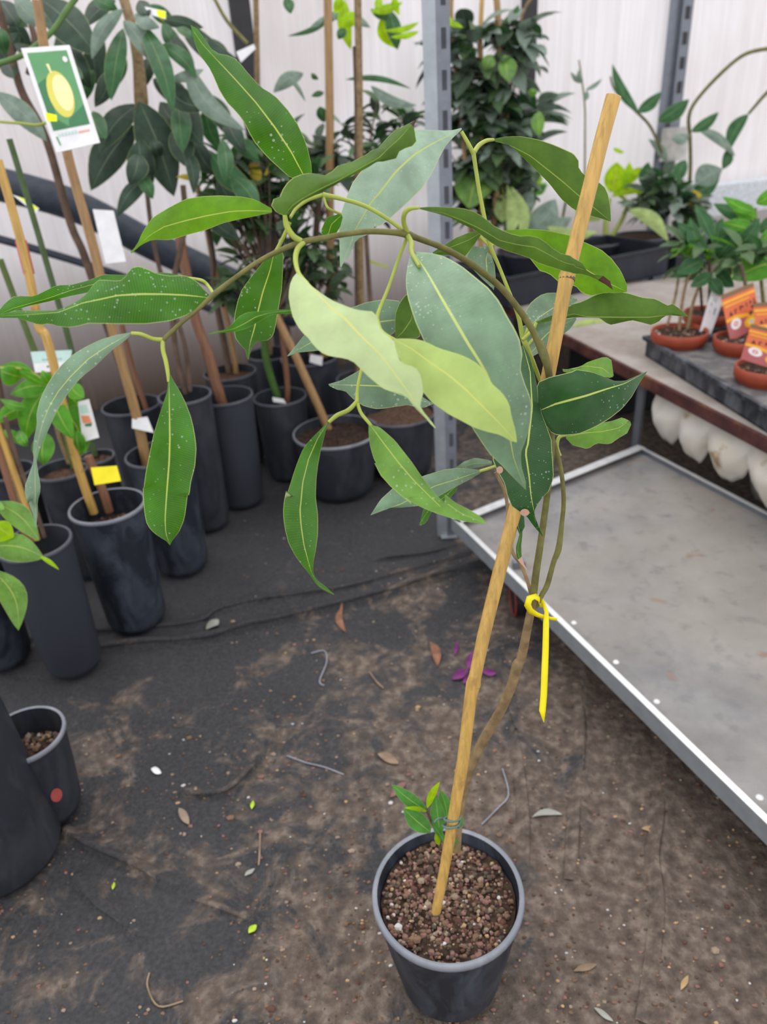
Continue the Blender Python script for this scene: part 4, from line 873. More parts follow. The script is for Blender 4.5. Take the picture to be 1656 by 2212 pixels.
def sunset_card(quad, label):
    c = Card(quad, 'plant_card', label, 'plant card', M['cor'], group='orange sunset cards in the terracotta pots')
    c.poly(R_(0, 0, 1, .10), M['cbrown']); c.multi([R_(0, .16, 1, .21), R_(.05, .26, .8, .29)], M['cyel'])
    c.multi([R_(.0, .62, 1, 1)], M['cpink'])
    # dark lettering shapes: strokes of a slanted hand-cut word, too blurred to read
    c.multi([[(.12, .50), (.18, .40), (.24, .50)], R_(.30, .40, .33, .50), R_(.33, .40, .38, .42), R_(.46, .38, .49, .47), [(.49, .38), (.58, .40), (.58, .43), (.49, .42)], R_(.66, .36, .69, .45), [(.75, .44), (.80, .34), (.86, .44), (.81, .40)], R_(.9, .33, .93, .43)], M['cdark'], 'lettering')
    c.poly([(.0, .54), (.3, .52), (.6, .58), (.95, .70), (1, .78), (.6, .66), (.25, .60), (0, .60)], M['cyel'])
    c.disc(.72, .80, .22, .13, M['cyel']); c.disc(.72, .80, .13, .085, M['csun']); c.disc(.72, .81, .07, .05, M['cwht'])
    c.multi([[(.78, .5), (.84, .46), (.90, .52), (.86, .56)], [(.88, .44), (.95, .42), (.97, .48), (.92, .5)], [(.7, .60), (.8, .57), (.78, .66), (.7, .66)]], M['cdark'])
    c.disc(.26, .70, .16, .115, M['cwht']); c.disc(.26, .70, .065, .05, M['cred']); c.disc(.26, .70, .035, .025, M['cwht'])
    return c
d2 = proj(tc2)[2]-.03
sunset_card([P(1556, 638, d2-.02), P(1626, 610, d2), P(1645, 702, d2+.005), P(1577, 738, d2+.01)], 'orange sunset picture card, upper one, leaning in the terracotta pot behind')
sunset_card([P(1625, 655, d2-.04), P(1690, 650, d2-.05), P(1712, 742, d2-.03), P(1640, 745, d2-.02)], 'orange sunset picture card cut by the right edge, between the other two')
d3 = dT3-.04
sunset_card([P(1622, 700, d3-.02), P(1700, 718, d3-.03), P(1700, 808, d3), P(1599, 775, d3+.01)], 'orange sunset picture card with glowing sun, lowest, at the right edge')
# white handwritten label
c = Card([P(1543, 603, dT-.07), P(1570, 625, dT-.07), P(1535, 722, dT-.03), P(1510, 718, dT-.03)], 'plant_label', 'white plastic plant label with faint pencil marks, stuck in the corner terracotta pot', 'plant label', M['white'])
c.multi([R_(.35, .30, .42, .36), R_(.5, .28, .56, .37), R_(.25, .40, .32, .47), R_(.62, .46, .74, .60), R_(.3, .55, .36, .6)], M['cgrey'], 'pencil_marks')

# ------------------------------------------------------------------ foliage plants at the far end of the bench
def bench_pot(px, py, w, h, label, name='potted_plant', zb=ZT+.008, mat='potclean', rim='rimdim'):
    c = G(px, py, zb+h); d = proj(c)[2]; r = w/2*d/FPX; c = Vector((c.x, c.y, zb))
    t = thing(name, c, label, 'potted plant', 'potted plants on the far end of the bench')
    make_pot(t, c, r, h, M[mat], M[rim], taper=.78, rounded=.008); make_soil(t, c, r-.006, zb+h-.014, M['soilb'], int(px)); return t, c, r, d
b1, bc1, br1, bd1 = bench_pot(1150, 538, 150, .13, 'black pot with pale green rounded leaves, left end of the bench')
pxlist('leaf', b1, M['bgpale'], [(1100, 515, 1094, 398, 30, .12), (1125, 520, 1103, 402, 26, .15)], bd1*.925, .01)
pxlist('leaf', b1, M['mid2'], [(1012, 450, 1048, 346, 74, -.05), (1005, 440, 1072, 400, 30)], bd1*.925, .02)
pxlist('leaf', b1, M['bggray'], [(1140, 500, 1200, 430, 62, .1), (1145, 490, 1235, 470, 46, .1), (1130, 470, 1150, 410, 36)], bd1*.945, .02)
pxlist('leaf', b1, M['white'] if False else M['bgpale'], [(1085, 480, 1082, 420, 36, 0), (1180, 490, 1290, 500, 30, .1)], bd1*.94, .01)
px_tube(b1, 'stem', [(1092, 520, bd1*0.993, 4), (1088, 440, bd1*0.964, 4), (1082, 390, bd1*0.947, 4), (1073, 345, bd1*0.932, 3)], M['stemy'], 6)
px_tube(b1, 'stem', [(1120, 525, bd1*0.995, 5), (1128, 480, bd1*0.978, 4), (1118, 440, bd1*0.964, 3)], M['stemy'], 6)
px_tube(b1, 'stem', [(1035, 500, bd1*0.986, 4), (1015, 470, bd1*0.975, 3), (1012, 450, bd1*0.968, 3)], M['stemy'], 6)
b2, bc2, br2, bd2 = bench_pot(1278, 520, 130, .10, 'black pot with yellow-green cupped leaves on pale stems')
pxlist('leaf', b2, M['bglime'], [(1318, 416, 1332, 350, 58, .05), (1320, 425, 1400, 415, 20, -.1), (1345, 410, 1360, 350, 26), (1345, 400, 1385, 360, 24)], bd2-.02, .01)
pxlist('leaf', b2, M['bgpale'], [(1270, 478, 1320, 455, 26), (1290, 470, 1240, 450, 30)], bd2, .01)
px_tube(b2, 'stem', [(1318, 515, bd2, 5), (1345, 470, bd2, 5), (1352, 435, bd2, 4), (1325, 415, bd2, 3)], M['stemy'], 6)
px_tube(b2, 'stem', [(1308, 510, bd2, 6), (1308, 475, bd2, 5), (1316, 430, bd2, 4)], M['stemy'], 6)
px_tube(b2, 'stem', [(1383, 450, bd2, 4), (1380, 425, bd2, 4), (1372, 400, bd2, 3)], M['stemy'], 6)
b3, bc3, br3, bd3 = bench_pot(1385, 508, 120, .11, 'black pot with a dense clump of dark green leaves and one long pale drooping leaf')
mb = MB(); cluster(mb, P(1430, 425, bd3-.12), (.20, .10, .12), 130, .12, .055, 5, (0, 1, 2)); mb.build('foliage', [M['bggreen'], M['bggray'], M['bgdark']], b3)
pxlist('leaf', b3, M['bgpale'], [(1358, 452, 1443, 522, 34, -.15)], bd3-.30, .01)
pxlist('leaf', b3, M['bggray'], [(1440, 350, 1400, 300, 22), (1500, 395, 1560, 365, 50), (1440, 440, 1500, 400, 40)], bd3-.08, .02)
pxlist('leaf', b3, M['bgyellow'], [(1475, 430, 1515, 420, 38)], bd3-.08, .01)
pxlist('leaf', b3, M['bggreen'], [(1400, 420, 1460, 370, 36, .1), (1390, 440, 1440, 400, 34), (1480, 420, 1555, 380, 34, .1), (1385, 400, 1400, 350, 30), (1460, 470, 1540, 470, 50)], bd3-.05, .03)
b4, bc4, br4, bd4 = bench_pot(1500, 478, 90, .14, 'grey pot with a long curved vine stem and oblong leaves, near the slotted wall post', mat='rim')
pxlist('leaf', b4, M['bggreen'], [(1378, 243, 1322, 138, 24, -.08), (1376, 243, 1428, 198, 26), (1420, 262, 1488, 214, 34), (1492, 285, 1552, 242, 24), (1616, 246, 1572, 330, 30, .1), (1575, 320, 1560, 366, 24), (1480, 345, 1465, 395, 30)], bd4*.905, .02)
pxlist('leaf', b4, M['bggray'], [(1506, 277, 1588, 338, 24), (1450, 300, 1490, 290, 26)], bd4*.90, .02)
px_tube(b4, 'stem', [(1480, 470, bd4*0.997, 4), (1490, 380, bd4*0.968, 4), (1490, 300, bd4*0.943, 4), (1487, 256, bd4*0.930, 4), (1500, 222, bd4*0.920, 4), (1545, 170, bd4*0.905, 4), (1600, 122, bd4*0.892, 4), (1645, 107, bd4*0.888, 4), (1690, 104, bd4*0.887, 4)], M['stemg'], 8)
px_tube(b4, 'stem', [(1700, 160, bd4*0.902, 4), (1656, 200, bd4*0.914, 4), (1616, 246, bd4*0.927, 3)], M['stemg'], 6)
px_tube(b4, 'stem', [(1430, 330, bd4*0.952, 3), (1405, 275, bd4*0.935, 3), (1376, 243, bd4*0.926, 3), (1345, 215, bd4*0.918, 2.5), (1325, 190, bd4*0.911, 2), (1318, 165, bd4*0.904, 2)], M['stemg'], 6)
b5, bc5, br5, bd5 = bench_pot(1222, 508, 80, .12, 'small dark pot with sparse young green shoots against the wall')
px_tube(b5, 'stem', [(1215, 470, bd5*0.987, 3), (1225, 420, bd5*0.971, 3), (1240, 370, bd5*0.955, 2.5)], M['stemg'], 6)
pxlist('leaf', b5, M['bglime'], [(1160, 400, 1162, 372, 18), (1324, 320, 1348, 330, 10)], bd5*.95, .01)
pxlist('leaf', b5, M['bgfresh'], [(1150, 420, 1180, 395, 24), (1150, 425, 1130, 400, 20), (1230, 410, 1260, 390, 24), (1225, 400, 1200, 380, 22), (1240, 430, 1275, 430, 22)], bd5*.955, .02)
# faint shoot against the wall
sh = thing('slender_shoot', P(1264, 440, 3.3), 'faint slender pale shoot rising in front of the wall, left of the vine', 'plant')
px_tube(sh, 'stem', [(1262, 460, 3.3, 2.5), (1263, 300, 3.3, 2), (1262, 220, 3.3, 2), (1250, 130, 3.3, 1.5)], M['stemg'], 6)
pxlist('leaf', sh, M['bggray'], [(1263, 218, 1268, 195, 12), (1258, 180, 1232, 155, 12), (1264, 195, 1300, 170, 10), (1258, 180, 1250, 150, 12)], 3.3, .02)
# fallen lime petal leaf on the bench board
mb = MB(); s_leaf(mb, (1236, 704), (1306, 692), 17, proj(G(1236, 704, ZT+.006))[2], proj(G(1306, 692, ZT+.006))[2]); tag(mb.build('fallen_leaf', M['lime']), 'pale yellow-green fallen leaf lying on the bench board', 'fallen leaf')
# plastic wrap round the slotted wall post
mb = MB(); rows = []
wp = WL(1437, 345, .06); wq = WL(1430, 275, .06)
for i in range(9):
    row = []
    for j in range(15):
        a = math.pi*j/14; t = i/8; r = .085+.012*noise.noise(Vector((a*3, t*4, 0)))
        row.append(wp.lerp(Vector((wp.x, wp.y, wq.z)), t)+WD*r*math.cos(a)+WN*(.05+r*.5*math.sin(a)))
    rows.append(row)
mb.grid(rows); tag(mb.build('plastic_wrap', M['plastic']), 'whitish plastic wrap round the slotted wall post above the plants', 'plastic wrap')

# ------------------------------------------------------------------ tall pots on the floor, left and middle
def solve_h(b, yr):
    lo, hi = 0, 1.0
    for _ in range(40):
        mm = (lo+hi)/2
        if proj((b.x, b.y, mm))[1] > yr: lo = mm
        else: hi = mm
    return lo
def floor_pot(rim, w, label, bottom=None, h=.38, mat='pot', rimm='rimdim', taper=.84, soil_drop=.075, group='tall black pots standing on the floor', cat='potted plant', name='potted_plant', soilm='soilb', grit=0):
    if bottom: b = G(*bottom); h = solve_h(b, rim[1])
    else: g = G(rim[0], rim[1], h); b = Vector((g.x, g.y, 0))
    d = proj((b.x, b.y, h))[2]; r = w/2*d/FPX; r = r-.004
    t = thing(name, (b.x, b.y, 0), label, cat, group)
    make_pot(t, b, r, h, M[mat], M[rimm], taper=taper, lip=.0028, rounded=.03, rimh=.009)
    make_soil(t, b, lerp(r*taper, r, (h-soil_drop)/h)-.004, h-soil_drop, M[soilm], int(rim[0]), grit, gr=(.003, .006))
    print('POT', label[:30], [round(v, 3) for v in b], 'r', round(r, 3), 'h', round(h, 3), 'd', round(d, 2)); return t, b, r, h, d
F1 = floor_pot((75, 1170), 158, 'tall smooth black pot with several stakes, front row left, beside the dusty one', (165, 1440), mat='potclean')
F2 = floor_pot((222, 1090), 165, 'tall dusty blue-black pot with two stakes and pebbly soil, yellow tag above', (300, 1342), mat='potdusty', rimm='rim', grit=60)
F3 = floor_pot((322, 978), 146, 'tall dusty black pot with one pale stake, behind the hanging leaf', (398, 1225), mat='potdusty', rimm='rimdim')
F4 = floor_pot((398, 852), 118, 'tall speckled black pot partly hidden behind the hanging bright leaf', (455, 1135))
F5 = floor_pot((483, 853), 124, 'tall clean black pot with a red-brown stick, left of the green-stemmed one', (525, 1085), mat='potclean')
F6 = floor_pot((604, 855), 118, 'tall black pot with a thick green stem and a white tag on its soil', h=.32)
F7 = floor_pot((717, 930), 188, 'wide low black pot with pale rim and a leaning tan stick', (737, 1058), rimm='rim', taper=.80, soil_drop=.03, group=None, soilm='soil')
F8 = floor_pot((862, 890), 160, 'black pot with brown soil under the low grey leaf, left of the metal post', h=.24, soil_drop=.015)
F9 = floor_pot((283, 873), 128, 'tall empty-looking black pot by the wall with two thin sticks', h=.38)
F10 = floor_pot((133, 1012), 116, 'black pot of dark soil half hidden by bright green leaves', h=.36, soil_drop=.03)
F11 = floor_pot((496, 802), 116, 'black pot with yellowed leaf litter on its soil, by the wall', h=.38, soil_drop=.03)
F13 = floor_pot((668, 770), 128, 'black pot carrying a small white sticker, at the back of the row', h=.38)
F14 = floor_pot((780, 815), 112, 'brownish-soiled black pot at the back, behind the wide low pot', h=.34, soil_drop=.02)
F12 = floor_pot((583, 762), 104, 'black pot against the wall behind the green-stemmed one', h=.34)
F17 = floor_pot((-40, 1210), 150, 'dusty black pot cut by the left edge, front row', (15, 1425), mat='potdusty')
F18 = floor_pot((20, 1015), 105, 'black pot at the left edge behind the front row', h=.36)
F19 = floor_pot((208, 985), 80, 'small-rimmed black pot squeezed in the back row left', h=.36, soil_drop=.02)
F15 = floor_pot((48, 1585), 176, 'open black pot of brown soil with a worn red mark, lower left', (118, 1752), rimm='rim', soil_drop=.06, group=None, soilm='soil', cat='plant pot', name='plant_pot', taper=.8, grit=200)
mb = MB(); c = P(122, 1716, F15[4]); mb.blob((0, 0, 0), .006); bb = F15[1]; ang = math.atan2(-bb.y+0, -bb.x+.35)
pz = .10; cc = Vector((bb.x+math.cos(ang)*(F15[2]*.865), bb.y+math.sin(ang)*(F15[2]*.865), pz)); mb = MB(); tn = Vector((-math.sin(ang), math.cos(ang), 0)); on = Vector((math.cos(ang), math.sin(ang), 0))
mb.add([cc+on*.004+tn*.011*math.cos(a)+Vector((0, 0, .017*math.sin(a)))+on*.0 for a in [k*.524 for k in range(12)]], [tuple(range(12))]); M['redmark'] = plain('red_mark', (.45, .09, .08, 1), .6); mb.build('red_mark', M['redmark'], F15[0])
F16b = G(6, 1845)
F16 = thing('plant_pot', (F16b.x, F16b.y, 0), 'large tall black grow pot close up in the lower left corner', 'plant pot')
make_pot(F16, F16b, .097, .42, M['pot'], M['rimdim'], taper=1.16, rounded=.02); make_soil(F16, F16b, .090, .36, M['soil'], 9)
def dpt(F, px, py, frac=0): return F[4]
def stick(F, name, pts, mat, r=5, dd=0.0, top=0.0, seg=8):
    """a cane/stem in pot F; pts are pixels from the soil upwards; rises about vertically so its distance shrinks as a vertical line does"""
    b = F[1]; z0 = F[3]-.06; P0 = Vector((b.x, b.y, z0)); out = []
    x0, y0 = pts[0]; g = G(x0, y0, z0)
    if (Vector((g.x, g.y))-Vector((b.x, b.y))).length > F[2]*.8:
        v = (Vector((g.x, g.y))-Vector((b.x, b.y))).normalized()*F[2]*.7; g = Vector((b.x+v.x, b.y+v.y, z0))
    # plane through g facing the camera horizontally
    nh = Vector((FW.x, FW.y, 0)).normalized(); n = len(pts)
    for i, (x, y) in enumerate(pts):
        rr = FW + (x-828)/FPX*RT - (y-1106)/FPX*UP; off = dd*i/(n-1)
        q = CP+rr*(((g-CP).dot(nh)+off)/rr.dot(nh)); out.append(q)
    mb = MB(); mb.tube([q for q in out], [r*(q-CP).dot(FW)/FPX for q in out], seg)
    o = mb.build(name, mat, F[0]); return o, out
stick(F1, 'stake', [(80, 1165), (52, 1080), (0, 935), (-30, 850)], M['bamboo'], 8)
stick(F1, 'stake', [(58, 1160), (35, 1090), (10, 1010), (-15, 930)], M['bamboored'], 9)
stick(F1, 'stem', [(96, 1160), (70, 1080), (40, 1000), (10, 900)], M['stemb'], 5)
stick(F1, 'stem', [(70, 1170), (45, 1090), (25, 1030), (0, 960)], M['stemt'], 5)
stick(F2, 'stake', [(203, 1108), (162, 984), (106, 748), (84, 705), (66, 610), (48, 532), (20, 430), (-5, 345)], M['bamboo'], 10)
stick(F2, 'stem', [(236, 1105), (222, 1060), (205, 1020), (190, 985)], M['bamboored'], 10)
mt = MB(); 
stick(F3, 'stake', [(317, 1005), (297, 908), (266, 793), (241, 705), (203, 540), (165, 405), (145, 330), (125, 240), (100, 130), (80, 0)], M['bamboo2'], 11)
stick(F9, 'stem', [(296, 880), (245, 745), (185, 560), (152, 482), (101, 304), (48, 200), (25, 120), (0, 30), (-15, -20)], M['stemb'], 9)
stick(F9, 'stem', [(322, 905), (308, 860), (285, 790), (262, 700)], M['bamboored'], 6)
stick(F4, 'stem', [(400, 850), (380, 760), (370, 640), (385, 560), (400, 480), (395, 400)], M['stemb'], 6)
stick(F4, 'stem', [(410, 845), (398, 740), (350, 600), (328, 500), (318, 420)], M['stemb'], 5)
stick(F5, 'stake', [(483, 880), (468, 830), (451, 768), (423, 692), (400, 578), (383, 480)], M['bamboored'], 11)
stick(F5, 'stem', [(470, 868), (440, 760), (415, 650), (395, 560)], M['stemb'], 5)
stick(F11, 'stake', [(511, 810), (496, 717), (480, 650), (466, 590), (455, 540), (440, 460), (425, 400)], M['bamboo2'], 6)
stick(F11, 'stem', [(495, 805), (480, 720), (465, 640), (460, 560), (445, 470)], M['stemb'], 7)
stick(F6, 'stem', [(600, 858), (590, 830), (578, 790), (572, 755), (570, 700)], M['bgstem'] if 'bgstem' in M else plain('stem_green', (.07, .16, .03, 1), .5), 8)
stick(F6, 'stake', [(621, 868), (620, 820), (612, 750), (605, 680), (600, 600)], M['bamboored'], 6)
stick(F7, 'stake', [(712, 934), (685, 872), (661, 819), (638, 768), (610, 710), (580, 650)], M['bamboo2'], 9)
stick(F13, 'stem', [(672, 770), (676, 650), (680, 540), (690, 400)], M['stemb'], 7)
stick(F13, 'stake', [(700, 770), (712, 650), (712, 400), (712, 260), (710, 120), (707, -20)], M['bamboo2'], 9)
stick(F14, 'stake', [(776, 815), (778, 700), (777, 500), (776, 300), (775, 150), (772, -20)], M['stemt'], 8)
stick(F14, 'stem', [(770, 815), (772, 700), (768, 450), (770, 250), (766, 100)], M['stemb'], 5)
stick(F12, 'stem', [(583, 765), (570, 640), (556, 420), (556, 200), (552, -20)], M['stemt'], 6)
stick(F8, 'stem', [(830, 885), (815, 760), (800, 650), (790, 500)], M['stemb'], 5)
stick(F10, 'stem', [(150, 1000), (125, 930), (115, 860), (105, 800)], M['stemt'], 6)
stick(F10, 'stem', [(160, 1010), (130, 900), (60, 720), (0, 560)], plain('stem_moss', (.11, .16, .04, 1), .6), 7)
stick(F18, 'stem', [(30, 1000), (10, 900), (-10, 780)], M['stemb'], 6)
stick(F19, 'stem', [(205, 985), (185, 900), (150, 740), (110, 600), (60, 430), (20, 300)], plain('stem_green_dull', (.08, .13, .05, 1), .6), 7)
stick(F17, 'stem', [(-20, 1200), (-30, 1100), (-40, 1000)], M['stemb'], 6)
# big hanging leaves, upper left (tree of F3/F9)
dB = F9[4]*.80
lv9d = [(85, -5, 208, 120, 80, -.05), (290, 270, 196, 412, 80, .05), (300, 218, 376, 425, 86, -.03), (325, 378, 252, 468, 40, .1), (238, 150, 205, 232, 42), (160, 105, 197, 192, 44), (395, 200, 438, 316, 62, .1), (412, 55, 512, 128, 40, .15),
        (380, 270, 404, 362, 56), (400, 320, 418, 420, 30), (487, 250, 530, 330, 40), (10, 130, 30, 170, 40), (330, 300, 340, 350, 30), (300, 330, 280, 400, 50), (345, 160, 470, 230, 50, .2), (300, 0, 320, 40, 34), (30, 95, 115, 130, 30), (420, 430, 470, 500, 50), (350, 40, 440, 60, 30),(440,440,520,520,40),(300,300,330,400,60)]
pxlist('leaf', F9[0], M['bgdark'], lv9d, dB+.1, .06)
lv9g = [(266, 60, 240, 218, 46, .02), (305, 50, 374, 245, 44, -.05), (480, 300, 487, 397, 34), (2, 30, 62, 60, 26, -.1), (345, 95, 425, 170, 34), (200, -5, 255, 22, 30), (380, 60, 420, 85, 20), (0, 60, 12, 120, 30), (200, 240, 230, 300, 40), (455, 330, 560, 420, 50, .1), (300, 380, 330, 430, 30),(385,215,395,330,44),(500,380,560,470,44),(150,140,180,170,30)]
pxlist('leaf', F9[0], M['bggreen'], lv9g, dB+.05, .06)
lv9l = [(266, 18, 198, 128, 38, .1), (266, 44, 330, 136, 40, -.05), (30, -5, 118, 58, 46, .1), (400, 128, 530, 282, 44, .12), (-10, 198, 102, 306, 46, -.05), (290, 30, 345, 60, 30), (370, 170, 440, 150, 26), (620, 160, 660, 220, 10)]
pxlist('leaf', F9[0], M['bggray'], lv9l, dB, .04)
pxlist('leaf', F9[0], M['bgdark'], [(250, 0, 180, 60, 44), (210, 60, 215, 190, 50, .08), (130, 60, 180, 160, 60, .1), (330, 170, 410, 245, 50, -.1), (300, 225, 215, 330, 60, .1), (345, 220, 420, 290, 52, .1), (250, 260, 240, 350, 46), (360, 70, 420, 140, 44, .1), (430, 80, 500, 160, 46, -.1), (440, 200, 500, 300, 44), (330, 120, 300, 200, 40), (470, 380, 540, 470, 44, .1), (420, 300, 470, 380, 46), (0, 0, 40, 60, 50), (40, 70, 0, 150, 46), (345, 300, 310, 380, 36), (395, 60, 445, 130, 40), (20, 40, 70, 110, 36)], dB+.22, .06)
pxlist('leaf', F9[0], M['bggreen'], [(320, 10, 380, 60, 34), (350, 50, 400, 120, 34), (200, 150, 170, 230, 34), (270, 120, 250, 190, 30), (445, 220, 480, 330, 36, .1), (350, 250, 380, 340, 40), (500, 300, 560, 350, 36), (505, 400, 560, 430, 40)], dB+.25, .06)
# second trunk with stake, upper left middle
px_tube(F9[0], 'stem', [(265, -10, dB+.1, 11), (285, 60, dB+.1, 11), (298, 130, dB+.1, 12), (305, 218, dB+.12, 15), (312, 300, dB+.2, 8), (318, 420, dB+.3, 6)], M['stemt'])
px_tube(F9[0], 'stem', [(58, -10, dB+.1, 6), (66, 45, dB+.1, 6), (75, 98, dB+.1, 7), (60, 160, dB+.1, 5)], M['stemb'])
px_tube(F9[0], 'petiole', [(165, -5, dB-.15, 6), (142, 25, dB-.15, 6.5), (125, 52, dB-.15, 6), (100, 80, dB-.15, 6), (55, 115, dB-.15, 6), (15, 132, dB-.15, 6), (-15, 140, dB-.15, 6)], plain('twig_green', (.10, .19, .05, 1), .5))
px_tube(F9[0], 'petiole', [(-10, 262, dB-.1, 3), (40, 266, dB-.1, 3), (80, 270, dB-.1, 3), (108, 262, dB-.1, 3)], M['stemy'])
pxlist('leaf', F9[0], M['bgyellow'], [(430, 390, 380, 382, 14), (335, 25, 400, 50, 14)], dB+.1, .02)
# middle dense dark shrub
dM = F6[4]*.93
mb = MB(); cluster(mb, P(560, 400, dM), (.24, .13, .20), 260, .095, .042, 101, (0, 1, 2), root=P(580, 620, dM), smi=3); cluster(mb, P(505, 430, dM-.05), (.14, .12, .16), 110, .095, .042, 110, (0, 1), root=P(570, 600, dM), smi=3); cluster(mb, P(600, 560, dM), (.22, .13, .15), 190, .09, .038, 102, (0, 1, 2), root=P(590, 690, dM), smi=3)
mb.build('foliage', [M['bggreen'], M['bgdark'], M['bggreen'], M['stemb']], F6[0])
pxlist('leaf', F6[0], M['bgyellow'], [(540, 350, 560, 400, 26), (600, 330, 570, 380, 16)], dM-.1, .02)
mb = MB(); dM2 = F13[4]*.95; cluster(mb, P(690, 340, dM2), (.18, .12, .17), 150, .095, .040, 103, (0, 1, 2), root=P(690, 480, dM2), smi=3); cluster(mb, P(690, 560, dM2), (.15, .12, .12), 75, .085, .036, 104, (0, 1), root=P(685, 660, dM2), smi=3)
mb.build('foliage', [M['bggreen'], M['bgdark'], M['bggray'], M['stemb']], F13[0])
dM3 = F14[4]*.97
mb = MB(); cluster(mb, P(835, 290, dM3), (.17, .10, .16), 110, .095, .038, 105, (0, 1, 2), root=P(780, 420, dM3), smi=3); cluster(mb, P(810, 380, dM3), (.12, .10, .12), 40, .08, .034, 107, (0, 1), root=P(780, 480, dM3), smi=3)
mb.build('foliage', [M['bggreen'], M['bgdark'], M['bggray'], M['stemb']], F14[0])
pxlist('leaf', F14[0], M['bglime'], [(745, 0, 758, 108, 30, .05), (735, -10, 722, 30, 22), (800, 25, 870, 5, 22), (820, -10, 816, 30, 18), (850, -10, 862, 34, 16), (905, 48, 828, 66, 14), (905, 68, 842, 80, 14), (958, 30, 982, 60, 14), (775, 30, 735, 60, 34), (965, 50, 1000, 60, 12), (825, 35, 858, 105, 34, .1)], dM3-.12, .03)
pxlist('leaf', F14[0], M['bggreen'], [(725, 25, 620, 78, 14, -.1), (615, -5, 628, 30, 24), (745, 60, 730, 85, 22), (840, 20, 858, 108, 34), (800, 20, 850, 40, 20), (672, 158, 688, 172, 12), (700, 200, 672, 208, 14), (745, 172, 888, 192, 14, -.08), (690, 230, 700, 265, 24)], dM3-.1, .03)
pxlist('leaf', F14[0], M['bggray'], [(655, 158, 590, 200, 34, .1), (735, 30, 668, 60, 20), (740, 35, 800, 60, 22), (800, 185, 900, 228, 26, .1), (745, 40, 700, 30, 18)], dM3-.08, .02)
px_tube(F12[0], 'twig', [(462, -5, dM, 4), (490, 45, dM, 4), (535, 95, dM, 4)], M['stemg'], 6)
# white tag on the twig
# right-of-post bush (pot hidden on floor behind bench end)
rb = G(1035, 640, .2); F20 = floor_pot((1035, 640), 80, 'bushy grey-green shrub just right of the slotted post, on bamboo canes', h=.36, group=None)
dR = 3.30
mb = MB(); cluster(mb, P(1060, 130, 3.24), (.26, .06, .22), 240, .15, .070, 201, (0, 1, 2, 2), root=P(1040, 400, 3.55), smi=3, droop=.8)
cluster(mb, P(1070, 260, 3.36), (.28, .06, .22), 310, .15, .072, 202, (0, 0, 2, 2), root=P(1040, 420, 3.55), smi=3, droop=.8)
cluster(mb, P(1055, 400, 3.54), (.26, .06, .18), 170, .14, .066, 203, (0, 1, 2), root=P(1035, 520, 3.7), smi=3, droop=.8)
mb.build('foliage', [M['bggreen'], M['bgdark'], M['bggray'], M['stemb']], F20[0])
pxlist('leaf', F20[0], M['mid2'], [(1090, 118, 1098, 178, 40), (1060, 118, 1045, 150, 30), (1150, 190, 1148, 210, 20), (1165, 240, 1165, 295, 30)], dR-.16, .02)
pxlist('leaf', F20[0], M['bggreen'], [(1078, 60, 1120, 10, 24, .1), (1090, 105, 1140, 92, 22)], dR-.1, .02)
stick(F20, 'stake', [(1035, 640), (1040, 400), (1036, 200), (1038, 60), (1042, -20)], M['bamboo'], 5); stick(F20, 'stake', [(1050, 640), (1080, 300), (1076, 60), (1070, -20)], M['bamboo2'], 7)
stick(F20, 'stake', [(1028, 640), (1000, 300), (975, 50), (978, -20)], M['bamboo2'], 5)
stick(F20, 'stake', [(1045, 640), (1090, 300), (1120, 60), (1155, -15)], M['stemt'], 3)
# citrus with bright leaves (F10) and front left leaves (F1)
d10 = F10[4]*.86
pxlist('leaf', F10[0], M['bgfresh'], [(105, 835, 22, 852, 40, .1), (100, 840, 55, 952, 56, .1), (120, 870, 185, 980, 62, -.1), (110, 850, 160, 950, 44), (0, 800, 50, 815, 44), (70, 800, 0, 790, 22), (60, 880, -10, 915, 36, .1), (60, 880, 0, 862, 20), (95, 830, 40, 800, 20), (100, 935, 95, 1005, 50, .1), (150, 850, 190, 905, 30), (150, 830, 182, 860, 36), (40, 930, 60, 965, 24), (5, 930, 55, 965, 22), (110, 830, 90, 800, 24), (165, 930, 175, 985, 34)], d10, .05)
px_tube(F10[0], 'twig', [(108, 835, d10, 3), (60, 800, d10, 3), (0, 795, d10, 3)], M['stemy'], 6)
d1 = F1[4]*.80
pxlist('leaf', F1[0], M['mid2'], [(-10, 1085, 84, 1168, 50, -.1), (-20, 1180, 95, 1205, 62, -.1), (-20, 1230, 40, 1362, 62, -.15), (-20, 1080, 10, 1100, 24)], d1, .02)
pxlist('leaf', F1[0], M['bglime'], [(84, 1200, 128, 1231, 10, -.05), (-10, 1130, 30, 1160, 50)], d1, .01)

# ------------------------------------------------------------------ tags hanging on plants
dt = 1.66
c = Card([P(45, 104, dt), P(150, 97, dt), P(216, 308, dt+.01), P(122, 330, dt+.01)], 'plant_tag', 'white-framed picture tag showing a yellow oval fruit on green, upper left', 'plant tag', M['white'])
c.poly(R_(.09, .05, .91, .80), M['cgreen2']); c.poly([(.09, .35), (.3, .3), (.25, .7), (.5, .8), (.09, .80)], M['cgreen']); c.poly([(.5, .72), (.91, .6), (.91, .80), (.45, .80)], M['cgreen'])
c.disc(.50, .47, .26, .23, M['fruit'], 'fruit_picture'); c.disc(.56, .46, .19, .18, M['fruitl'], 'fruit_picture'); c.disc(.84-.02, .14, .05, .03, M['cwht'])
c.multi([[(.40, .17), (.46, .17), (.47, .26), (.43, .26)]], M['fruitl'])
c.multi([R_(.16+i*.075, .835, .16+i*.075+.05, .865) for i in range(6)], M['cmint'], 'lettering'); c.multi([R_(.62+i*.05, .85, .62+i*.05+.035, .87) for i in range(5)], M['corange'], 'lettering')
c.multi([[(.10, .86), (.14, .86), (.16, .94), (.13, .95)]], M['cgreen2'])
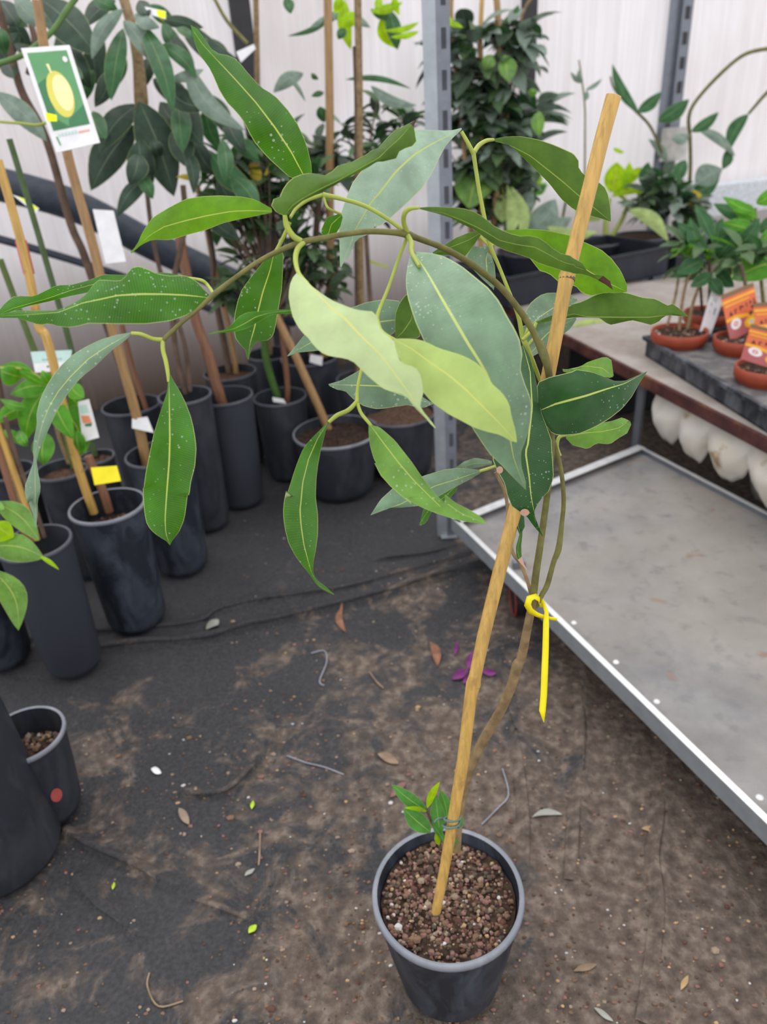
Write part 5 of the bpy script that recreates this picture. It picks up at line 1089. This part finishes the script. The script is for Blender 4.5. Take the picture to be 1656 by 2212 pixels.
def small_tag(quad, label, mat, extra=None, cat='plant tag'):
    c = Card(quad, 'plant_tag', label, cat, mat)
    if extra: extra(c)
    return c
q = [P(200, 452, dB), P(245, 455, dB), P(272, 565, dB), P(228, 570, dB)]
small_tag(q, 'blank white rounded tag hanging among stems, below the big dark leaves', M['white'])
dt2 = d10-.02
small_tag([P(66, 760, dt2), P(155, 756, dt2), P(150, 800, dt2), P(76, 805, dt2)], 'white tag with mint-green upper half tied above the bright green leaves', M['white'],
          lambda c: (c.poly(R_(0, 0, 1, .55), M['cmint']), c.multi([R_(.25+.09*i, .38, .25+.09*i+.07, .45) for i in range(6)], M['cgrey'], 'lettering'), c.multi([R_(.36+.06*i, .70, .36+.06*i+.04, .80) for i in range(5)], M['black'], 'lettering')))
small_tag([P(168, 868, dt2+.03), P(192, 862, dt2+.03), P(214, 945, dt2+.04), P(178, 955, dt2+.04)], 'white rounded tag with a small orange and blue picture, beside the bright green leaves', M['white'],
          lambda c: (c.poly([(.1, .35), (.7, .4), (.8, .6), (.2, .55)], M['corange']), c.poly([(.1, .1), (.7, .12), (.75, .34), (.1, .3)], M['cmint']), c.poly([(.3, .58), (.8, .6), (.7, .68), (.3, .64)], M['cgreen'])))
d2f = F2[4]*.93
small_tag([P(196, 1010, d2f), P(252, 1006, d2f), P(261, 1039, d2f), P(204, 1048, d2f)], 'bright yellow rectangular tag on the stake of the dusty blue-black pot', M['yellow'])
small_tag([P(26, 420, dB), P(55, 430, dB), P(84, 450, dB), P(78, 462, dB)], 'white strip tag with a fluorescent yellow block, near the left edge', M['white'], lambda c: c.poly([(.35, 0), (.95, .1), (.95, .95), (.35, .9)], M['yellow2']))
small_tag([P(312, 14, dB), P(358, 24, dB), P(358, 42, dB), P(320, 30, dB)], 'fluorescent yellow and white tag at the top, among the upper left leaves', M['white'], lambda c: c.poly(R_(.55, .05, .99, .95), M['yellow2']))
small_tag([P(98, 243, dt-.02), P(122, 248, dt-.02), P(123, 262, dt-.02), P(102, 262, dt-.02)], 'small fluorescent yellow sticker over the corner of the fruit picture tag', M['yellow2'], cat='sticker')
small_tag([P(510, 112, dM), P(548, 95, dM), P(552, 105, dM), P(520, 135, dM)], 'white folded tag on a thin stem against the wall, top centre left', M['white'])
small_tag([P(795, 560, dM3), P(838, 574, dM3), P(838, 580, dM3), P(796, 568, dM3)], 'orange-yellow strip tag in the shadows left of the metal post', M['bgyellow'])
small_tag([P(285, 905, F3[4]-.02), P(318, 900, F3[4]-.02), P(332, 935, F3[4]-.02), P(285, 925, F3[4]-.02)], 'crumpled white tag tied round the pale stake in a tall pot', M['white'])
small_tag([P(588, 858, F6[4]-.03), P(612, 862, F6[4]-.03), P(618, 872, F6[4]-.03), P(590, 868, F6[4]-.03)], 'white tag lying on the soil of the green-stemmed pot', M['white'])
small_tag([P(670, 765, F13[4]-.10), P(697, 770, F13[4]-.10), P(695, 790, F13[4]-.10), P(668, 782, F13[4]-.10)], 'white square sticker on a black pot at the back of the row', M['white'], cat='sticker')
mb = MB(); mb.tube([P(100, 258, dt), P(90, 200, dt)], .002, 6)
# red-pink tape on the long stake
a = Vector(); nh = 0
pz_ = F2; mbp = MB(); g = G(203, 1108, F2[3]-.06); nhv = Vector((FW.x, FW.y, 0)).normalized()
def on_plane(x, y): 
    rr = FW + (x-828)/FPX*RT - (y-1106)/FPX*UP; return CP+rr*((g-CP).dot(nhv)/rr.dot(nhv))
pts = [on_plane(45, 520), on_plane(52, 548), on_plane(63, 592)]
mbp.tube(pts, 11.8*(pts[0]-CP).dot(FW)/FPX, 10); M['pink'] = plain('tape_pink', (.60, .06, .12, 1), .5); tag(mbp.build('marker_tape', M['pink']), 'pinkish-red tape wrapped round a tan cane near the left edge', 'tape')

# ------------------------------------------------------------------ litter on the floor
def gh(x, y):
    n = noise.noise(Vector((x*5, y*5, 0)))+.5*noise.noise(Vector((x*13, y*13, 3)))+.35*noise.noise(Vector((x*38, y*38, 7)))
    if not (-1.3 < x < 1.05 and .25 < y < 2.55): return -.001
    return max(-.006, -.0035+.004*n+crease_h(x, y))-.001
rnd = random.Random(77); mb = MB(); k = 0
while k < 3400:
    px = rnd.uniform(-100, 1750); py = rnd.uniform(1120, 2300)
    g = G(px, py)
    dens = .5+.9*noise.noise(Vector((g.x*3.2, g.y*3.2, 5)))+(.35 if px > 500 else -.15)+(.25 if py > 1500 else -.25)
    if rnd.random() > dens: continue
    s = rnd.uniform(.0010, .0036)*(1.8 if rnd.random() < .04 else 1)
    mi = rnd.choices(range(7), (6, 3, 3, 3, .9, 6, 1))[0]
    if mi == 4: s *= .75
    mb.blob((g.x, g.y, gh(g.x, g.y)+s*.3), s, k, mi, (rnd.uniform(.8, 1.6), 1, .6)); k += 1
o = mb.build('floor_grit', GR, smooth=False); tag(o, 'scattered grit, crumbs of soil and perlite on the floor', 'grit', kind='stuff')
def flat_leaf(name, x0, y0, x1, y1, w, mat, label, cat, bow=0, group=None, lift=.003, curl=.3):
    mid, lf, rt = simple_outline((x0, y0), (x1, y1), w, bow, 0, .5, 10); mb = MB(); rows = []; uvs = []
    for i in range(10):
        t = i/9; row = []
        for (p, cu) in ((lf[i], curl), (mid[i], 0), (rt[i], curl)):
            g = G(*p); wv = (G(*lf[i])-G(*mid[i])).length; g.z = gh(g.x, g.y)+lift+cu*wv+.001*math.sin(t*7); row.append(g)
        rows.append(row); uvs.append([(0, t), (.5, t), (1, t)])
    mb.grid(rows, uvs); f = mb.f[9]; a, b, c = (mb.v[i] for i in f[:3])
    if (b-a).cross(c-a).z < 0: mb.f = [f[::-1] for f in mb.f]
    o = mb.build(name, mat, thick=.0006); return tag(o, label, cat, group)
M['dry'] = plain('dry_leaf_brown', (.24, .12, .075, 1), .8, .2, var=.25); M['dryg'] = plain('dry_leaf_grey', (.36, .36, .32, 1), .8, .2)
M['drytan'] = plain('dry_leaf_tan', (.27, .19, .13, 1), .8, .2, var=.2); M['purple'] = plain('petal_purple', (.16, .02, .14, 1), .5, .4, var=.3); M['greenbit'] = plain('green_bit', (.45, .62, .03, 1), .5); M['twig'] = plain('twig_grey', (.28, .28, .32, 1), .7)
flat_leaf('dry_leaf', 448, 1372, 472, 1337, 24, M['dryg'], 'rounded grey-green dried leaf on the fabric floor, left of centre', 'dry leaf')
flat_leaf('dry_leaf', 740, 1308, 748, 1368, 16, M['dry'], 'curled reddish-brown dried leaf beside the floor creases', 'dry leaf', .2)
flat_leaf('dry_leaf', 928, 1385, 945, 1440, 20, M['dry'], 'reddish-brown dried leaf left of the purple petals', 'dry leaf', -.1)
flat_leaf('dry_leaf', 815, 1628, 862, 1650, 20, M['drytan'], 'tan dried leaf above the green seedling', 'dry leaf')
flat_leaf('dry_leaf', 1148, 1768, 1215, 1758, 14, M['dryg'], 'narrow greenish-grey dried leaf right of the main pot', 'dry leaf', -.15)
flat_leaf('dry_leaf', 1385, 1788, 1422, 1790, 12, M['g7'], 'short ochre dried leaf far right of the main pot', 'dry leaf')
flat_leaf('dry_leaf', 1238, 2095, 1290, 2080, 16, M['drytan'], 'tan dried leaf low on the floor right of the pot', 'dry leaf')
flat_leaf('dry_leaf', 385, 1742, 408, 1780, 18, M['g3'], 'pale frayed dried leaf on the left half of the floor', 'dry leaf')
flat_leaf('dry_leaf', 1470, 2138, 1486, 2105, 14, M['g7'], 'pale yellowish chip of dry leaf near the lower right corner', 'dry leaf')
flat_leaf('dry_leaf', 1282, 2175, 1325, 2205, 12, M['dryg'], 'greyish torn leaf scrap at the bottom edge, right', 'dry leaf')
flat_leaf('dry_leaf', 878, 1690, 842, 1722, 16, M['g4'], 'pinkish crumpled leaf scrap beside the seedling', 'dry leaf')
for i, (a, b, c, d, w) in enumerate(((975, 1468, 1012, 1448, 20), (1010, 1448, 1022, 1410, 18), (1040, 1452, 1072, 1456, 14), (1000, 1475, 1015, 1462, 12), (982, 1418, 988, 1385, 9))):
    flat_leaf('flower_petal', a, b, c, d, w, M['purple'], ['purple petal leftmost in the cluster behind the stake', 'upright purple petal at the top of the cluster behind the stake', 'purple petal right of the bamboo stake', 'smallest purple petal under the cluster', 'magenta petal apart, above the purple cluster'][i], 'petal', group='purple petals fallen behind the stake', lift=.004)
for i, (a, b, c, d, w, mt) in enumerate(((528, 1892, 550, 1875, 9, 'dryg'), (536, 2014, 554, 1996, 14, 'greenbit'), (543, 1748, 547, 1730, 9, 'greenbit'), (243, 1922, 247, 1905, 7, 'greenbit'), (325, 1658, 348, 1668, 14, 'white'))):
    flat_leaf('leaf_scrap', a, b, c, d, w, M[mt], ['pale mint curled scrap on the floor left of the pot', 'bright yellow-green oval scrap on the floor left of the pot', 'tiny yellow-green scrap by a twig, above the mint one', 'tiny green scrap on the dark fabric, lower left', 'white scrap on the dark fabric right of the open pot'][i], 'scrap')
def twig(pts, r, mat, label):
    mb = MB(); mb.tube([Vector((G(*p).x, G(*p).y, gh(G(*p).x, G(*p).y)+r+.001)) for p in pts], r, 6); tag(mb.build('twig', mat), label, 'twig')
twig([(798, 1452), (812, 1470), (828, 1485)], .0022, M['drytan'], 'short straight tan twig left of the purple petals')
twig([(620, 1632), (660, 1645), (700, 1655), (742, 1672)], .0016, M['twig'], 'thin grey twig lying in the middle of the floor')
twig([(322, 2100), (318, 2130), (342, 2172), (395, 2162)], .0016, M['drytan'], 'bent pale tan stalk on the lower left floor')
twig([(562, 1800), (560, 1850), (558, 1868)], .002, M['drytan'], 'tan twig standing out below the tiny green scrap')
twig([(1085, 1660), (1098, 1715), (1075, 1745), (1040, 1780)], .0018, M['twig'], 'forked grey twig touching the rim side of the main pot')
twig([(672, 1410), (700, 1405), (705, 1430), (690, 1470), (700, 1480)], .002, M['twig'], 'pale grey bent strip on the floor near the creases')
